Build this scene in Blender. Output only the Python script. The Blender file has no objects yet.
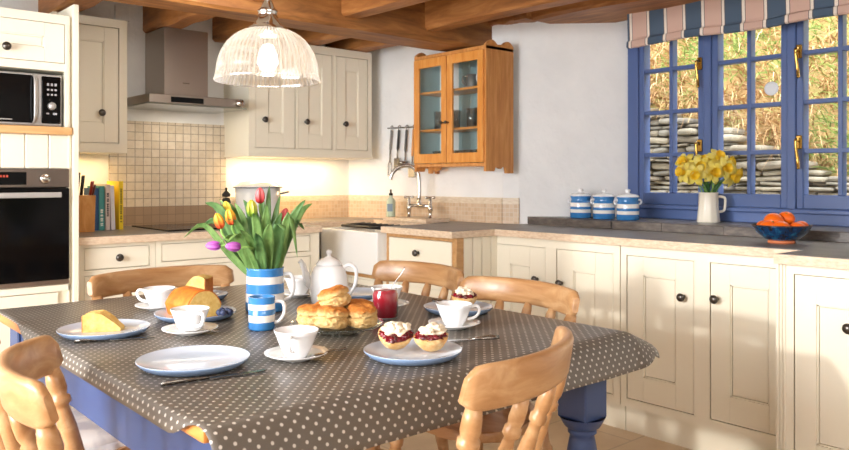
import bpy, bmesh, math, random
from math import sin, cos, pi, radians as R
from mathutils import Vector as V, Matrix as M4, noise

S = bpy.context.scene
C = S.collection
random.seed(4)

# ------------------------------------------------------------------ camera
cam_d = bpy.data.cameras.new('camera')
cam = bpy.data.objects.new('camera', cam_d); C.objects.link(cam)
cam.location = (0, 0, 1.2)
cam.rotation_euler = (R(90), 0, R(-41.1))
cam_d.sensor_width = 36
cam_d.lens = 762 / 849 * 36
cam_d.shift_y = -(225 - 178) / 849
cam_d.clip_start = 0.05
cam_d.dof.use_dof = True
cam_d.dof.focus_distance = 2.5
cam_d.dof.aperture_fstop = 8.0
S.camera = cam

# ------------------------------------------------------------------ world, sun, lights, exposure
w = bpy.data.worlds.new('world'); S.world = w; w.use_nodes = True
bg = w.node_tree.nodes['Background']
bg.inputs[0].default_value = (0.90, 0.95, 1.0, 1); bg.inputs[1].default_value = 7.0

def light(name, kind, loc, energy, color, size=None, size_y=None, look=None, angle=None):
    d = bpy.data.lights.new(name, kind); d.energy = energy; d.color = color
    if kind == 'AREA':
        d.shape = 'RECTANGLE'; d.size = size; d.size_y = size_y or size
    if kind == 'POINT': d.shadow_soft_size = size
    if kind == 'SUN': d.angle = angle
    o = bpy.data.objects.new(name, d); C.objects.link(o); o.location = loc
    if look is not None:
        o.rotation_euler = (V(look) - V(loc)).to_track_quat('-Z', 'Y').to_euler()
    return o

light('sun', 'SUN', (-4, 2.2, 1.8), 1.25, (1.0, 0.98, 0.94), look=(-4 + 1, 2.2 - 0.13, 1.8 - 0.20), angle=R(2.0))
light('left_window_daylight', 'AREA', (-1.4, 2.0, 1.5), 87, (0.98, 0.98, 1.0), 2.4, 1.25, look=(1.6, 2.5, 1.0))
light('rear_fill', 'AREA', (0.6, -1.0, 2.0), 31, (1.0, 0.985, 0.96), 2.6, 0.5, look=(1.9, 4.0, 1.2))  # added soft fill behind the camera; wall_front has no window
light('ceiling_spots', 'AREA', (1.55, 2.95, 2.03), 4, (1.0, 0.93, 0.82), 0.9, 0.25, look=(1.75, 4.5, 1.25))
light('cupboard_light_hob', 'AREA', (2.66, 4.36, 1.325), 4.5, (1.0, 0.70, 0.36), 0.7, 0.05, look=(2.66, 4.37, 0))
light('cupboard_light_books', 'AREA', (1.36, 4.36, 1.32), 1.1, (1.0, 0.68, 0.30), 0.2, 0.05, look=(1.36, 4.37, 0))
light('hood_light', 'AREA', (1.88, 4.28, 1.60), 0.8, (1.0, 0.88, 0.7), 0.3, 0.08, look=(1.88, 4.3, 0))

S.view_settings.view_transform = 'Standard'
S.view_settings.look = 'None'
S.view_settings.gamma = 1
S.view_settings.use_curve_mapping = False
S.view_settings.exposure = 0.14

# ------------------------------------------------------------------ materials
def srgb(r, g, b):
    f = lambda c: (c / 255 / 12.92) if c / 255 < 0.04045 else ((c / 255 + 0.055) / 1.055) ** 2.4
    return (f(r), f(g), f(b), 1)

class Mat:
    def __init__(self, name, color=(0.8, 0.8, 0.8, 1), rough=0.5, metal=0.0, spec=0.5, coat=0.0):
        self.m = bpy.data.materials.new(name); self.m.use_nodes = True
        self.nt = self.m.node_tree; self.N = self.nt.nodes; self.L = self.nt.links
        self.b = self.N['Principled BSDF']
        self.b.inputs['Base Color'].default_value = color
        self.b.inputs['Roughness'].default_value = rough
        self.b.inputs['Metallic'].default_value = metal
        self.b.inputs['Specular IOR Level'].default_value = spec
        self.b.inputs['Coat Weight'].default_value = coat
    def n(self, t, **kw):
        x = self.N.new(t)
        for k, v in kw.items(): setattr(x, k, v)
        return x
    def coord(self, kind='Object', scale=(1, 1, 1), rot=(0, 0, 0), loc=(0, 0, 0)):
        tc = self.n('ShaderNodeTexCoord'); mp = self.n('ShaderNodeMapping')
        mp.inputs['Scale'].default_value = scale; mp.inputs['Rotation'].default_value = rot; mp.inputs['Location'].default_value = loc
        self.L.new(tc.outputs[kind], mp.inputs[0]); return mp.outputs[0]
    def noise(self, vec, scale=5, detail=4, rough=0.5, dist=0.0):
        x = self.n('ShaderNodeTexNoise'); x.inputs['Scale'].default_value = scale; x.inputs['Detail'].default_value = detail
        x.inputs['Roughness'].default_value = rough; x.inputs['Distortion'].default_value = dist
        if vec is not None: self.L.new(vec, x.inputs['Vector'])
        return x.outputs[0]
    def ramp(self, fac, stops, interp='LINEAR'):
        r = self.n('ShaderNodeValToRGB'); r.color_ramp.interpolation = interp
        e = r.color_ramp.elements
        while len(e) > 1: e.remove(e[-1])
        e[0].position, e[0].color = stops[0]
        for p, c in stops[1:]:
            k = e.new(p); k.color = c
        self.L.new(fac, r.inputs[0]); return r.outputs[0]
    def math(self, op, a, b=None, c=None):
        x = self.n('ShaderNodeMath', operation=op)
        for i, v in enumerate((a, b, c)):
            if v is None: continue
            if isinstance(v, (int, float)): x.inputs[i].default_value = v
            else: self.L.new(v, x.inputs[i])
        return x.outputs[0]
    def mix(self, fac, a, b, mode='MIX'):
        x = self.n('ShaderNodeMix', data_type='RGBA', blend_type=mode)
        for i, v in ((0, fac), (6, a), (7, b)):
            if hasattr(v, 'default_value') or hasattr(v, 'links'): self.L.new(v, x.inputs[i])
            elif i == 0: x.inputs[0].default_value = v
            else: x.inputs[i].default_value = v
        return x.outputs[2]
    def col(self, s): self.L.new(s, self.b.inputs['Base Color']); return self
    def bump(self, h, strength=0.3, dist=0.01):
        x = self.n('ShaderNodeBump'); x.inputs['Strength'].default_value = strength; x.inputs['Distance'].default_value = dist
        self.L.new(h, x.inputs['Height']); self.L.new(x.outputs[0], self.b.inputs['Normal']); return self
    def sep(self, vec):
        x = self.n('ShaderNodeSeparateXYZ'); self.L.new(vec, x.inputs[0]); return x.outputs

def plain(name, rgb, rough=0.5, metal=0.0, spec=0.5, coat=0.0): return Mat(name, srgb(*rgb), rough, metal, spec, coat).m

def wood(name, c1, c2, c3, scale=(3, 30, 30), rough=0.45, bump=0.15, knots=False, nscale=1.6):
    m = Mat(name, rough=rough)
    v = m.coord('Object', scale)
    a = m.noise(v, nscale, 6, 0.6, 0.6)
    col = m.ramp(a, [(0.28, srgb(*c1)), (0.5, srgb(*c2)), (0.72, srgb(*c3))])
    if knots:
        k = m.n('ShaderNodeTexVoronoi'); k.inputs['Scale'].default_value = 1.0
        m.L.new(m.coord('Object', knots), k.inputs['Vector'])
        kk = m.ramp(k.outputs['Distance'], [(0.05, (1, 1, 1, 1)), (0.12, (0, 0, 0, 1))])
        col = m.mix(kk, col, srgb(*[int(c * 0.55) for c in c1]))
    m.col(col).bump(a, bump, 0.003)
    return m.m

def paint(name, rgb, rough=0.42):
    m = Mat(name, srgb(*rgb), rough)
    v = m.coord('Object')
    m.bump(m.noise(v, 60, 3), 0.04, 0.002)
    return m.m

CREAM = paint('cream_paint', (241, 234, 214))
CREAM_BOARD = Mat('cream_boards', srgb(240, 232, 208), 0.45)
_x = CREAM_BOARD.sep(CREAM_BOARD.coord('Object'))[0]
CREAM_BOARD.bump(CREAM_BOARD.ramp(CREAM_BOARD.math('FRACT', CREAM_BOARD.math('MULTIPLY', _x, 10.0)), [(0.0, (0, 0, 0, 1)), (0.04, (1, 1, 1, 1)), (0.96, (1, 1, 1, 1)), (1.0, (0, 0, 0, 1))]), 1.0, 0.004)
CREAM_BOARD = CREAM_BOARD.m

m = Mat('white_plaster', srgb(240, 240, 238), 0.85)
_v = m.coord('Object'); _n = m.noise(_v, 2.2, 5, 0.55)
m.col(m.ramp(_n, [(0.3, srgb(232, 232, 230)), (0.65, srgb(246, 245, 242))])).bump(_n, 0.5, 0.06)
PLASTER = m.m

BEAM = wood('oak_beam', (108, 68, 34), (150, 98, 50), (182, 128, 72), (1.5, 9, 9), 0.55, 0.5, nscale=2.2)
JOIST = wood('oak_joist', (124, 76, 36), (164, 106, 54), (192, 136, 78), (9, 1.5, 9), 0.55, 0.5, nscale=2.2)
CHAIR = wood('chair_wood', (160, 112, 68), (182, 136, 90), (204, 164, 120), (3, 14, 14), 0.32, 0.06)
PINE = wood('pine', (186, 118, 56), (208, 142, 76), (222, 162, 98), (26, 26, 2.4), 0.4, 0.08, knots=(7, 7, 3.4))
PINE_DOOR = wood('pine_door_frame', (206, 128, 50), (224, 150, 70), (232, 168, 92), (20, 20, 3), 0.35, 0.08)
OAK = wood('oak_shelf', (196, 146, 90), (214, 168, 112), (228, 188, 136), (3, 25, 25), 0.4, 0.08)
BLOCK = wood('beech_block', (196, 132, 66), (214, 152, 86), (226, 170, 104), (20, 20, 3), 0.4, 0.08)
FRAMEWOOD = wood('oiled_frame_wood', (176, 128, 78), (196, 150, 98), (210, 168, 118), (20, 3, 20), 0.45, 0.08)
TOPWOOD = wood('table_edge_wood', (190, 112, 44), (206, 130, 58), (220, 150, 80), (20, 3, 20), 0.4, 0.06)

def brushed(name, rgb, rough):
    m = Mat(name, srgb(*rgb), rough, 1.0)
    m.bump(m.noise(m.coord('Object', (400, 400, 3)), 1.0, 2), 0.03, 0.001)
    return m.m
STEEL = brushed('brushed_steel', (176, 166, 156), 0.33)
CHROME = plain('chrome', (205, 203, 200), 0.14, 1.0)
SILVER = plain('cutlery_steel', (150, 146, 140), 0.22, 1.0)
PEWTER = plain('pewter_knob', (92, 88, 84), 0.3, 0.9)
BRASS = plain('brass', (206, 164, 84), 0.25, 1.0)
SILVER_PLASTIC = plain('silver_plastic', (186, 184, 182), 0.35, 0.5)
BLACK_GLASS = plain('black_glass', (8, 8, 9), 0.12, 0.0, 0.18)
BLACK = plain('black_plastic', (20, 20, 21), 0.35)
DARK = plain('dark_gap', (30, 26, 22), 0.7)
DARK_STEEL = brushed('dark_steel', (126, 116, 108), 0.38)
RED_LED = Mat('red_display', (0.02, 0, 0, 1), 0.3)
RED_LED.b.inputs['Emission Color'].default_value = (1, 0.12, 0.06, 1); RED_LED.b.inputs['Emission Strength'].default_value = 0.6
RED_LED = RED_LED.m
WHITE = plain('white_china', (246, 246, 246), 0.12, 0, 0.5, 0.3)
ENAMEL = plain('white_enamel', (236, 236, 234), 0.2, 0, 0.5, 0.2)
CREAM_CHINA = plain('cream_china', (236, 228, 210), 0.25)
PLATE_TOP = plain('pale_blue_glaze', (208, 221, 238), 0.14, 0, 0.5, 0.3)
PLATE_UNDER = plain('grey_blue_glaze', (126, 150, 182), 0.2, 0, 0.5, 0.3)
STONE_RIM = plain('dark_rim', (60, 66, 84), 0.4)

m = Mat('tile_mosaic', rough=0.5)
_uv = m.coord('UV')
br = m.n('ShaderNodeTexBrick'); br.offset = 0; br.squash = 1
for k, v_ in (('Scale', 1), ('Mortar Size', 0.0026), ('Mortar Smooth', 0.2), ('Brick Width', 0.049), ('Row Height', 0.049), ('Bias', 0)): br.inputs[k].default_value = v_
br.inputs['Color1'].default_value = srgb(226, 214, 196); br.inputs['Color2'].default_value = srgb(208, 194, 172); br.inputs['Mortar'].default_value = srgb(140, 128, 112)
m.L.new(_uv, br.inputs['Vector'])
_nn = m.noise(m.coord('UV'), 40, 4)
m.col(m.mix(0.25, br.outputs['Color'], m.ramp(_nn, [(0.3, srgb(200, 180, 150)), (0.7, srgb(240, 228, 208))])))
m.bump(m.math('SUBTRACT', 1.0, br.outputs['Fac']), 0.5, 0.003)
TILE = m.m

m = Mat('tile_small_mosaic', rough=0.5)
br = m.n('ShaderNodeTexBrick'); br.offset = 0
for k, v_ in (('Scale', 1), ('Mortar Size', 0.0016), ('Mortar Smooth', 0.2), ('Brick Width', 0.026), ('Row Height', 0.026), ('Bias', 0)): br.inputs[k].default_value = v_
br.inputs['Color1'].default_value = srgb(218, 192, 162); br.inputs['Color2'].default_value = srgb(204, 174, 142); br.inputs['Mortar'].default_value = srgb(216, 200, 176)
m.L.new(m.coord('UV'), br.inputs['Vector'])
m.col(br.outputs['Color']); TILE_SMALL = m.m
m = Mat('tile_border', rough=0.5)
_n = m.noise(m.coord('UV', (12, 30, 1)), 3, 4)
m.col(m.ramp(_n, [(0.3, srgb(214, 194, 166)), (0.7, srgb(232, 218, 196))])); TILE_BORDER = m.m
m = Mat('tile_dark_band', rough=0.35)
br = m.n('ShaderNodeTexBrick'); br.offset = 0
for k, v_ in (('Scale', 1), ('Mortar Size', 0.0022), ('Brick Width', 0.049), ('Row Height', 0.049), ('Bias', 0)): br.inputs[k].default_value = v_
br.inputs['Color1'].default_value = srgb(168, 142, 116); br.inputs['Color2'].default_value = srgb(156, 132, 108); br.inputs['Mortar'].default_value = srgb(140, 118, 96)
m.L.new(m.coord('UV'), br.inputs['Vector']); m.col(br.outputs['Color']); TILE_BAND = m.m

m = Mat('slate_worktop', rough=0.38)
br = m.n('ShaderNodeTexBrick'); br.offset = 0
for k, v_ in (('Scale', 1), ('Mortar Size', 0.003), ('Brick Width', 0.3), ('Row Height', 0.3), ('Bias', 0)): br.inputs[k].default_value = v_
br.inputs['Color1'].default_value = srgb(136, 130, 126); br.inputs['Color2'].default_value = srgb(122, 116, 112); br.inputs['Mortar'].default_value = srgb(100, 92, 86)
m.L.new(m.coord('Object'), br.inputs['Vector'])
_n = m.noise(m.coord('Object'), 9, 5)
m.col(m.mix(0.35, br.outputs['Color'], m.ramp(_n, [(0.3, srgb(88, 82, 78)), (0.7, srgb(144, 138, 132))]))).bump(_n, 0.1, 0.004)
SLATE = m.m
m = Mat('travertine_edge', rough=0.5)
_n = m.noise(m.coord('Object', (18, 18, 60)), 2.0, 5, 0.6)
m.col(m.ramp(_n, [(0.3, srgb(204, 176, 146)), (0.5, srgb(222, 198, 170)), (0.7, srgb(234, 216, 192))])).bump(_n, 0.15, 0.003)
EDGE = m.m
m = Mat('slate_ledge', rough=0.35)
_n = m.noise(m.coord('Object', (4, 4, 14)), 4.0, 5, 0.6)
m.col(m.ramp(_n, [(0.3, srgb(74, 68, 64)), (0.55, srgb(104, 96, 90)), (0.75, srgb(132, 120, 110))])).bump(_n, 0.3, 0.006)
LEDGE = m.m
m = Mat('floor_travertine', rough=0.4)
br = m.n('ShaderNodeTexBrick'); br.offset = 0.5
for k, v_ in (('Scale', 1), ('Mortar Size', 0.005), ('Brick Width', 0.6), ('Row Height', 0.4), ('Bias', 0)): br.inputs[k].default_value = v_
br.inputs['Color1'].default_value = srgb(224, 200, 168); br.inputs['Color2'].default_value = srgb(208, 180, 148); br.inputs['Mortar'].default_value = srgb(178, 152, 124)
m.L.new(m.coord('Object', rot=(0, 0, R(0))), br.inputs['Vector'])
_n = m.noise(m.coord('Object'), 4, 6, 0.6)
m.col(m.mix(0.4, br.outputs['Color'], m.ramp(_n, [(0.3, srgb(190, 160, 126)), (0.7, srgb(236, 216, 188))])))
FLOOR = m.m

WINBLUE = plain('window_blue_paint', (84, 106, 156), 0.35)
TABLE_BLUE = plain('table_navy_paint', (50, 70, 114), 0.4)
TEAL = Mat('teal_boards', srgb(160, 194, 200), 0.6)
_y = TEAL.sep(TEAL.coord('Object'))[0]
TEAL.bump(TEAL.ramp(TEAL.math('FRACT', TEAL.math('MULTIPLY', _y, 14.0)), [(0.0, (0, 0, 0, 1)), (0.08, (1, 1, 1, 1)), (1.0, (1, 1, 1, 1))]), 1.0, 0.004); TEAL = TEAL.m

# polka dot oilcloth
m = Mat('polka_dot_oilcloth', rough=0.36)
_uv = m.coord('UV')
sx = m.sep(_uv)
def lattice(off):
    P = 0.0275
    a = m.math('SUBTRACT', m.math('FRACT', m.math('ADD', m.math('DIVIDE', sx[0], P), off)), 0.5)
    b = m.math('SUBTRACT', m.math('FRACT', m.math('ADD', m.math('DIVIDE', sx[1], P), off)), 0.5)
    return m.math('SQRT', m.math('ADD', m.math('MULTIPLY', a, a), m.math('MULTIPLY', b, b)))
dm = m.math('MINIMUM', lattice(0.0), lattice(0.5))
dot = m.ramp(dm, [(0.0, (1, 1, 1, 1)), (0.105, (1, 1, 1, 1)), (0.14, (0, 0, 0, 1))])
wv = m.noise(m.coord('UV', (900, 900, 1)), 1.0, 1)
base = m.ramp(wv, [(0.3, srgb(88, 80, 72)), (0.7, srgb(106, 98, 88))])
m.col(m.mix(dot, base, srgb(196, 190, 180)))
big = m.noise(m.coord('UV', (5, 5, 1)), 1.0, 3)
m.bump(big, 0.12, 0.02)
CLOTH = m.m

def stripes(name, stops):
    m = Mat(name, rough=0.15, coat=0.3)
    z = m.sep(m.coord('Object'))[2]
    B, W = srgb(62, 132, 196), srgb(244, 242, 236)
    m.col(m.ramp(z, [(p, B if k == 'b' else W) for p, k in stops], 'CONSTANT')); return m.m
JUG_ST = stripes('jug_stripes', [(0, 'b'), (0.030, 'w'), (0.058, 'b'), (0.086, 'w'), (0.113, 'b')])
MUG_ST = stripes('mug_stripes', [(0, 'b'), (0.022, 'w'), (0.040, 'b'), (0.058, 'w'), (0.074, 'b'), (0.091, 'w')])
CAN_ST = stripes('canister_stripes', [(0, 'b'), (0.028, 'w'), (0.048, 'b'), (0.066, 'w'), (0.088, 'b')])

def thin_glass(name, tint=(0.96, 0.98, 0.98), gl=0.10, rough=0.02):
    m = bpy.data.materials.new(name); m.use_nodes = True; nt = m.node_tree; nt.nodes.clear()
    o = nt.nodes.new('ShaderNodeOutputMaterial'); mx = nt.nodes.new('ShaderNodeMixShader')
    t = nt.nodes.new('ShaderNodeBsdfTransparent'); g = nt.nodes.new('ShaderNodeBsdfGlossy'); fr = nt.nodes.new('ShaderNodeLayerWeight'); pw = nt.nodes.new('ShaderNodeMath'); pw.operation = 'POWER'; pw.inputs[1].default_value = 4.0
    mt = nt.nodes.new('ShaderNodeMath'); mt.operation = 'ADD'; mt.inputs[1].default_value = gl * 0.5
    t.inputs[0].default_value = (*tint, 1); g.inputs['Roughness'].default_value = rough
    nt.links.new(fr.outputs['Facing'], pw.inputs[0])
    nt.links.new(pw.outputs[0], mt.inputs[0]); mt.use_clamp = True; nt.links.new(mt.outputs[0], mx.inputs[0])
    nt.links.new(t.outputs[0], mx.inputs[1]); nt.links.new(g.outputs[0], mx.inputs[2]); nt.links.new(mx.outputs[0], o.inputs[0])
    return m
PANE = thin_glass('window_glass', (0.99, 0.99, 0.99), 0.04)
CAB_GLASS = thin_glass('cabinet_glass', (0.95, 0.97, 0.97), 0.07)
TUMBLER = thin_glass('tumbler_glass', (0.88, 0.92, 0.93), 0.34, 0.08)
PLATE_GLASS = thin_glass('plate_glass', (0.90, 0.94, 0.92), 0.2, 0.05)
JAR_GLASS = thin_glass('jar_glass', (0.95, 0.95, 0.95), 0.10, 0.03)

m = bpy.data.materials.new('ribbed_shade_glass'); m.use_nodes = True; nt = m.node_tree; nt.nodes.clear()
o_ = nt.nodes.new('ShaderNodeOutputMaterial'); m1 = nt.nodes.new('ShaderNodeMixShader'); m2 = nt.nodes.new('ShaderNodeMixShader')
tr = nt.nodes.new('ShaderNodeBsdfTransparent'); tl = nt.nodes.new('ShaderNodeBsdfTranslucent'); gl = nt.nodes.new('ShaderNodeBsdfGlossy')
tr.inputs[0].default_value = (0.97, 0.96, 0.94, 1); tl.inputs[0].default_value = (0.95, 0.93, 0.9, 1); gl.inputs['Roughness'].default_value = 0.12
m1.inputs[0].default_value = 0.24; m2.inputs[0].default_value = 0.16
nt.links.new(tr.outputs[0], m1.inputs[1]); nt.links.new(tl.outputs[0], m1.inputs[2])
nt.links.new(m1.outputs[0], m2.inputs[1]); nt.links.new(gl.outputs[0], m2.inputs[2]); nt.links.new(m2.outputs[0], o_.inputs[0])
tc_ = nt.nodes.new('ShaderNodeTexCoord'); sp_ = nt.nodes.new('ShaderNodeSeparateXYZ'); nt.links.new(tc_.outputs['Object'], sp_.inputs[0])
def mt_(op, a, b=None):
    x = nt.nodes.new('ShaderNodeMath'); x.operation = op
    for i, v in enumerate((a, b)):
        if v is None: continue
        if isinstance(v, (int, float)): x.inputs[i].default_value = v
        else: nt.links.new(v, x.inputs[i])
    return x.outputs[0]
rib = mt_('SINE', mt_('MULTIPLY', mt_('ARCTAN2', sp_.outputs[1], sp_.outputs[0]), 64.0))
nt.links.new(mt_('ADD', mt_('MULTIPLY', rib, 0.09), 0.27), m1.inputs[0])
SHADE = m
BULB = Mat('bulb_glow', (1, 1, 1, 1)); BULB.b.inputs['Emission Color'].default_value = (1, 0.95, 0.88, 1); BULB.b.inputs['Emission Strength'].default_value = 9; BULB = BULB.m

def food(name, c1, c2, c3, scale=25, rough=0.7, bump=0.5, dist=0.006):
    m = Mat(name, rough=rough); n_ = m.noise(m.coord('Object'), scale, 5, 0.65)
    m.col(m.ramp(n_, [(0.3, srgb(*c1)), (0.5, srgb(*c2)), (0.7, srgb(*c3))])).bump(n_, bump, dist); return m.m
m = Mat('scone_crumb', rough=0.75)
_n = m.noise(m.coord('Object'), 70, 5, 0.7)
_side = m.ramp(_n, [(0.3, srgb(206, 156, 88)), (0.5, srgb(226, 186, 122)), (0.7, srgb(238, 210, 156))])
_topc = m.ramp(_n, [(0.3, srgb(158, 84, 24)), (0.55, srgb(196, 120, 42)), (0.75, srgb(222, 162, 84))])
_z = m.sep(m.coord('Object'))[2]
m.col(m.mix(m.ramp(m.math('ADD', _z, m.math('MULTIPLY', _n, 0.03)), [(0.056, (0, 0, 0, 1)), (0.066, (1, 1, 1, 1))]), _side, _topc)).bump(_n, 0.7, 0.008)
SCONE = m.m
SCONE_HALF = food('half_scone_crust', (200, 146, 82), (218, 172, 110), (234, 204, 152), 60)
SPONGE = food('sponge_crumb', (212, 168, 84), (226, 188, 106), (236, 206, 134), 60)
CRUST = food('cake_crust', (182, 86, 18), (208, 118, 32), (224, 148, 58), 20, 0.55, 0.3)
CREAM_F = food('clotted_cream', (232, 214, 180), (242, 228, 202), (248, 238, 218), 18, 0.45, 0.2)
m = Mat('strawberry_jam', srgb(150, 12, 30), 0.12, 0, 0.6)
_n = m.noise(m.coord('Object'), 60, 4); m.col(m.ramp(_n, [(0.3, srgb(64, 2, 12)), (0.7, srgb(128, 8, 28))])).bump(_n, 0.6, 0.006); JAM = m.m
m = Mat('orange_skin', srgb(228, 100, 14), 0.32); m.bump(m.noise(m.coord('Object'), 180, 2), 0.25, 0.002); ORANGE = m.m
BERRY = food('blueberry_skin', (30, 36, 62), (52, 62, 96), (100, 116, 150), 60, 0.5, 0.1)
m = Mat('teal_blue_glaze', rough=0.12, coat=0.5)
_c = m.coord('Object', (16, 16, 4)); _n = m.noise(_c, 2.4, 4, 0.6)
_zz = m.sep(m.coord('Object'))[2]
m.col(m.ramp(m.math('ADD', m.math('MULTIPLY', _n, 0.8), m.math('MULTIPLY', _zz, -2.0)), [(0.18, srgb(28, 30, 40)), (0.32, srgb(14, 52, 92)), (0.45, srgb(26, 96, 130)), (0.6, srgb(70, 140, 160))])); BOWL_BLUE = m.m
TERRACOTTA = plain('terracotta_foot', (196, 112, 70), 0.6)
RIM_BROWN = plain('brown_rim', (60, 34, 20), 0.3)

def leafmat(name, c1, c2, trans=True, rough=0.45):
    m = Mat(name, rough=rough); n_ = m.noise(m.coord('Object', (8, 8, 3)), 6, 3)
    m.col(m.ramp(n_, [(0.3, srgb(*c1)), (0.7, srgb(*c2))])); return m.m
def translucent(mat, fac):
    nt = mat.node_tree; p = nt.nodes['Principled BSDF']; out = nt.nodes['Material Output']
    t = nt.nodes.new('ShaderNodeBsdfTranslucent'); mx = nt.nodes.new('ShaderNodeMixShader'); mx.inputs[0].default_value = fac
    nt.links.new(p.inputs['Base Color'].links[0].from_socket, t.inputs[0])
    nt.links.new(p.outputs[0], mx.inputs[1]); nt.links.new(t.outputs[0], mx.inputs[2]); nt.links.new(mx.outputs[0], out.inputs[0])
LEAF = leafmat('tulip_leaf', (96, 138, 68), (152, 186, 108))
LEAF2 = leafmat('tulip_leaf_dark', (76, 120, 64), (126, 166, 96))
STEM = leafmat('green_stem', (104, 150, 66), (150, 190, 100))
DAFF_LEAF = leafmat('daffodil_leaf', (40, 84, 44), (78, 128, 66))
YELLOW = leafmat('daffodil_petal', (255, 236, 90), (255, 244, 150))
TRUMPET = leafmat('daffodil_trumpet', (254, 212, 30), (255, 226, 70))
for _m, _f in ((LEAF, .3), (LEAF2, .3), (DAFF_LEAF, .25), (YELLOW, .3), (TRUMPET, .3)): translucent(_m, _f)
def tulipmat(name, base, tip, zmid=0.03):
    m = Mat(name, rough=0.4); z = m.sep(m.coord('UV'))[1]; n_ = m.noise(m.coord('Object'), 40, 3)
    m.col(m.ramp(m.math('ADD', z, m.math('MULTIPLY', m.math('SUBTRACT', n_, 0.5), 0.5)), [(0.15, srgb(*base)), (0.75, srgb(*tip))])); return m.m
T_RED = tulipmat('red_tulip', (198, 54, 60), (226, 110, 110))
T_ORANGE = tulipmat('orange_tulip', (214, 84, 50), (246, 190, 60))
T_YELLOW = tulipmat('yellow_tulip', (236, 200, 40), (250, 224, 90))
T_DARK = tulipmat('dark_purple_tulip', (70, 20, 44), (96, 34, 62))
T_PURPLE = tulipmat('purple_tulip', (150, 60, 150), (196, 110, 190))
T_GREEN = tulipmat('green_yellow_tulip', (130, 176, 60), (222, 214, 80))

m = Mat('striped_blind_fabric', rough=0.85)
_y = m.sep(m.coord('Object'))[1]
_t = m.math('FRACT', m.math('DIVIDE', m.math('ADD', m.math('MULTIPLY', _y, -1.0), 2.388), 0.2205))
PK, DK, WH, LN = srgb(208, 174, 158), srgb(76, 94, 114), srgb(236, 226, 212), srgb(92, 88, 92)
m.col(m.ramp(_t, [(0, LN), (0.02, DK), (0.40, LN), (0.42, WH), (0.49, LN), (0.505, PK), (0.92, LN), (0.935, WH)], 'CONSTANT'))
m.bump(m.noise(m.coord('Object', (300, 300, 300)), 1, 2), 0.1, 0.002)
BLIND = m.m
m = Mat('cushion_cotton', srgb(226, 222, 220), 0.85)
m.col(m.ramp(m.noise(m.coord('Object'), 14, 3), [(0.4, srgb(206, 204, 208)), (0.6, srgb(238, 234, 230))])); CUSHION = m.m
m = Mat('bank_stone', rough=0.85)
_n = m.noise(m.coord('Object'), 6, 6, 0.6)
_inf = m.n('ShaderNodeNewGeometry')
m.col(m.mix(0.5, m.ramp(_n, [(0.3, srgb(72, 64, 54)), (0.5, srgb(124, 114, 96)), (0.7, srgb(182, 172, 150))]), m.ramp(_inf.outputs['Random Per Island'], [(0, srgb(84, 72, 60)), (0.45, srgb(160, 148, 126)), (0.7, srgb(98, 98, 96)), (1, srgb(140, 128, 106))])))
m.bump(_n, 0.6, 0.03); STONE = m.m
m = Mat('bank_earth', rough=0.95)
_n = m.noise(m.coord('Object'), 3, 6, 0.65)
m.col(m.ramp(_n, [(0.3, srgb(110, 82, 46)), (0.5, srgb(156, 126, 78)), (0.7, srgb(120, 134, 66))])).bump(_n, 0.8, 0.1); EARTH = m.m
def blademat(name, a, b, c):
    m = Mat(name, rough=0.8); g = m.n('ShaderNodeNewGeometry')
    m.col(m.ramp(g.outputs['Random Per Island'], [(0, srgb(*a)), (0.5, srgb(*b)), (1, srgb(*c))])); return m.m
BRACKEN = blademat('dry_bracken', (120, 80, 40), (176, 134, 82), (214, 186, 140))
GRASS = blademat('bank_grass', (88, 116, 50), (136, 160, 80), (184, 198, 122))

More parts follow.
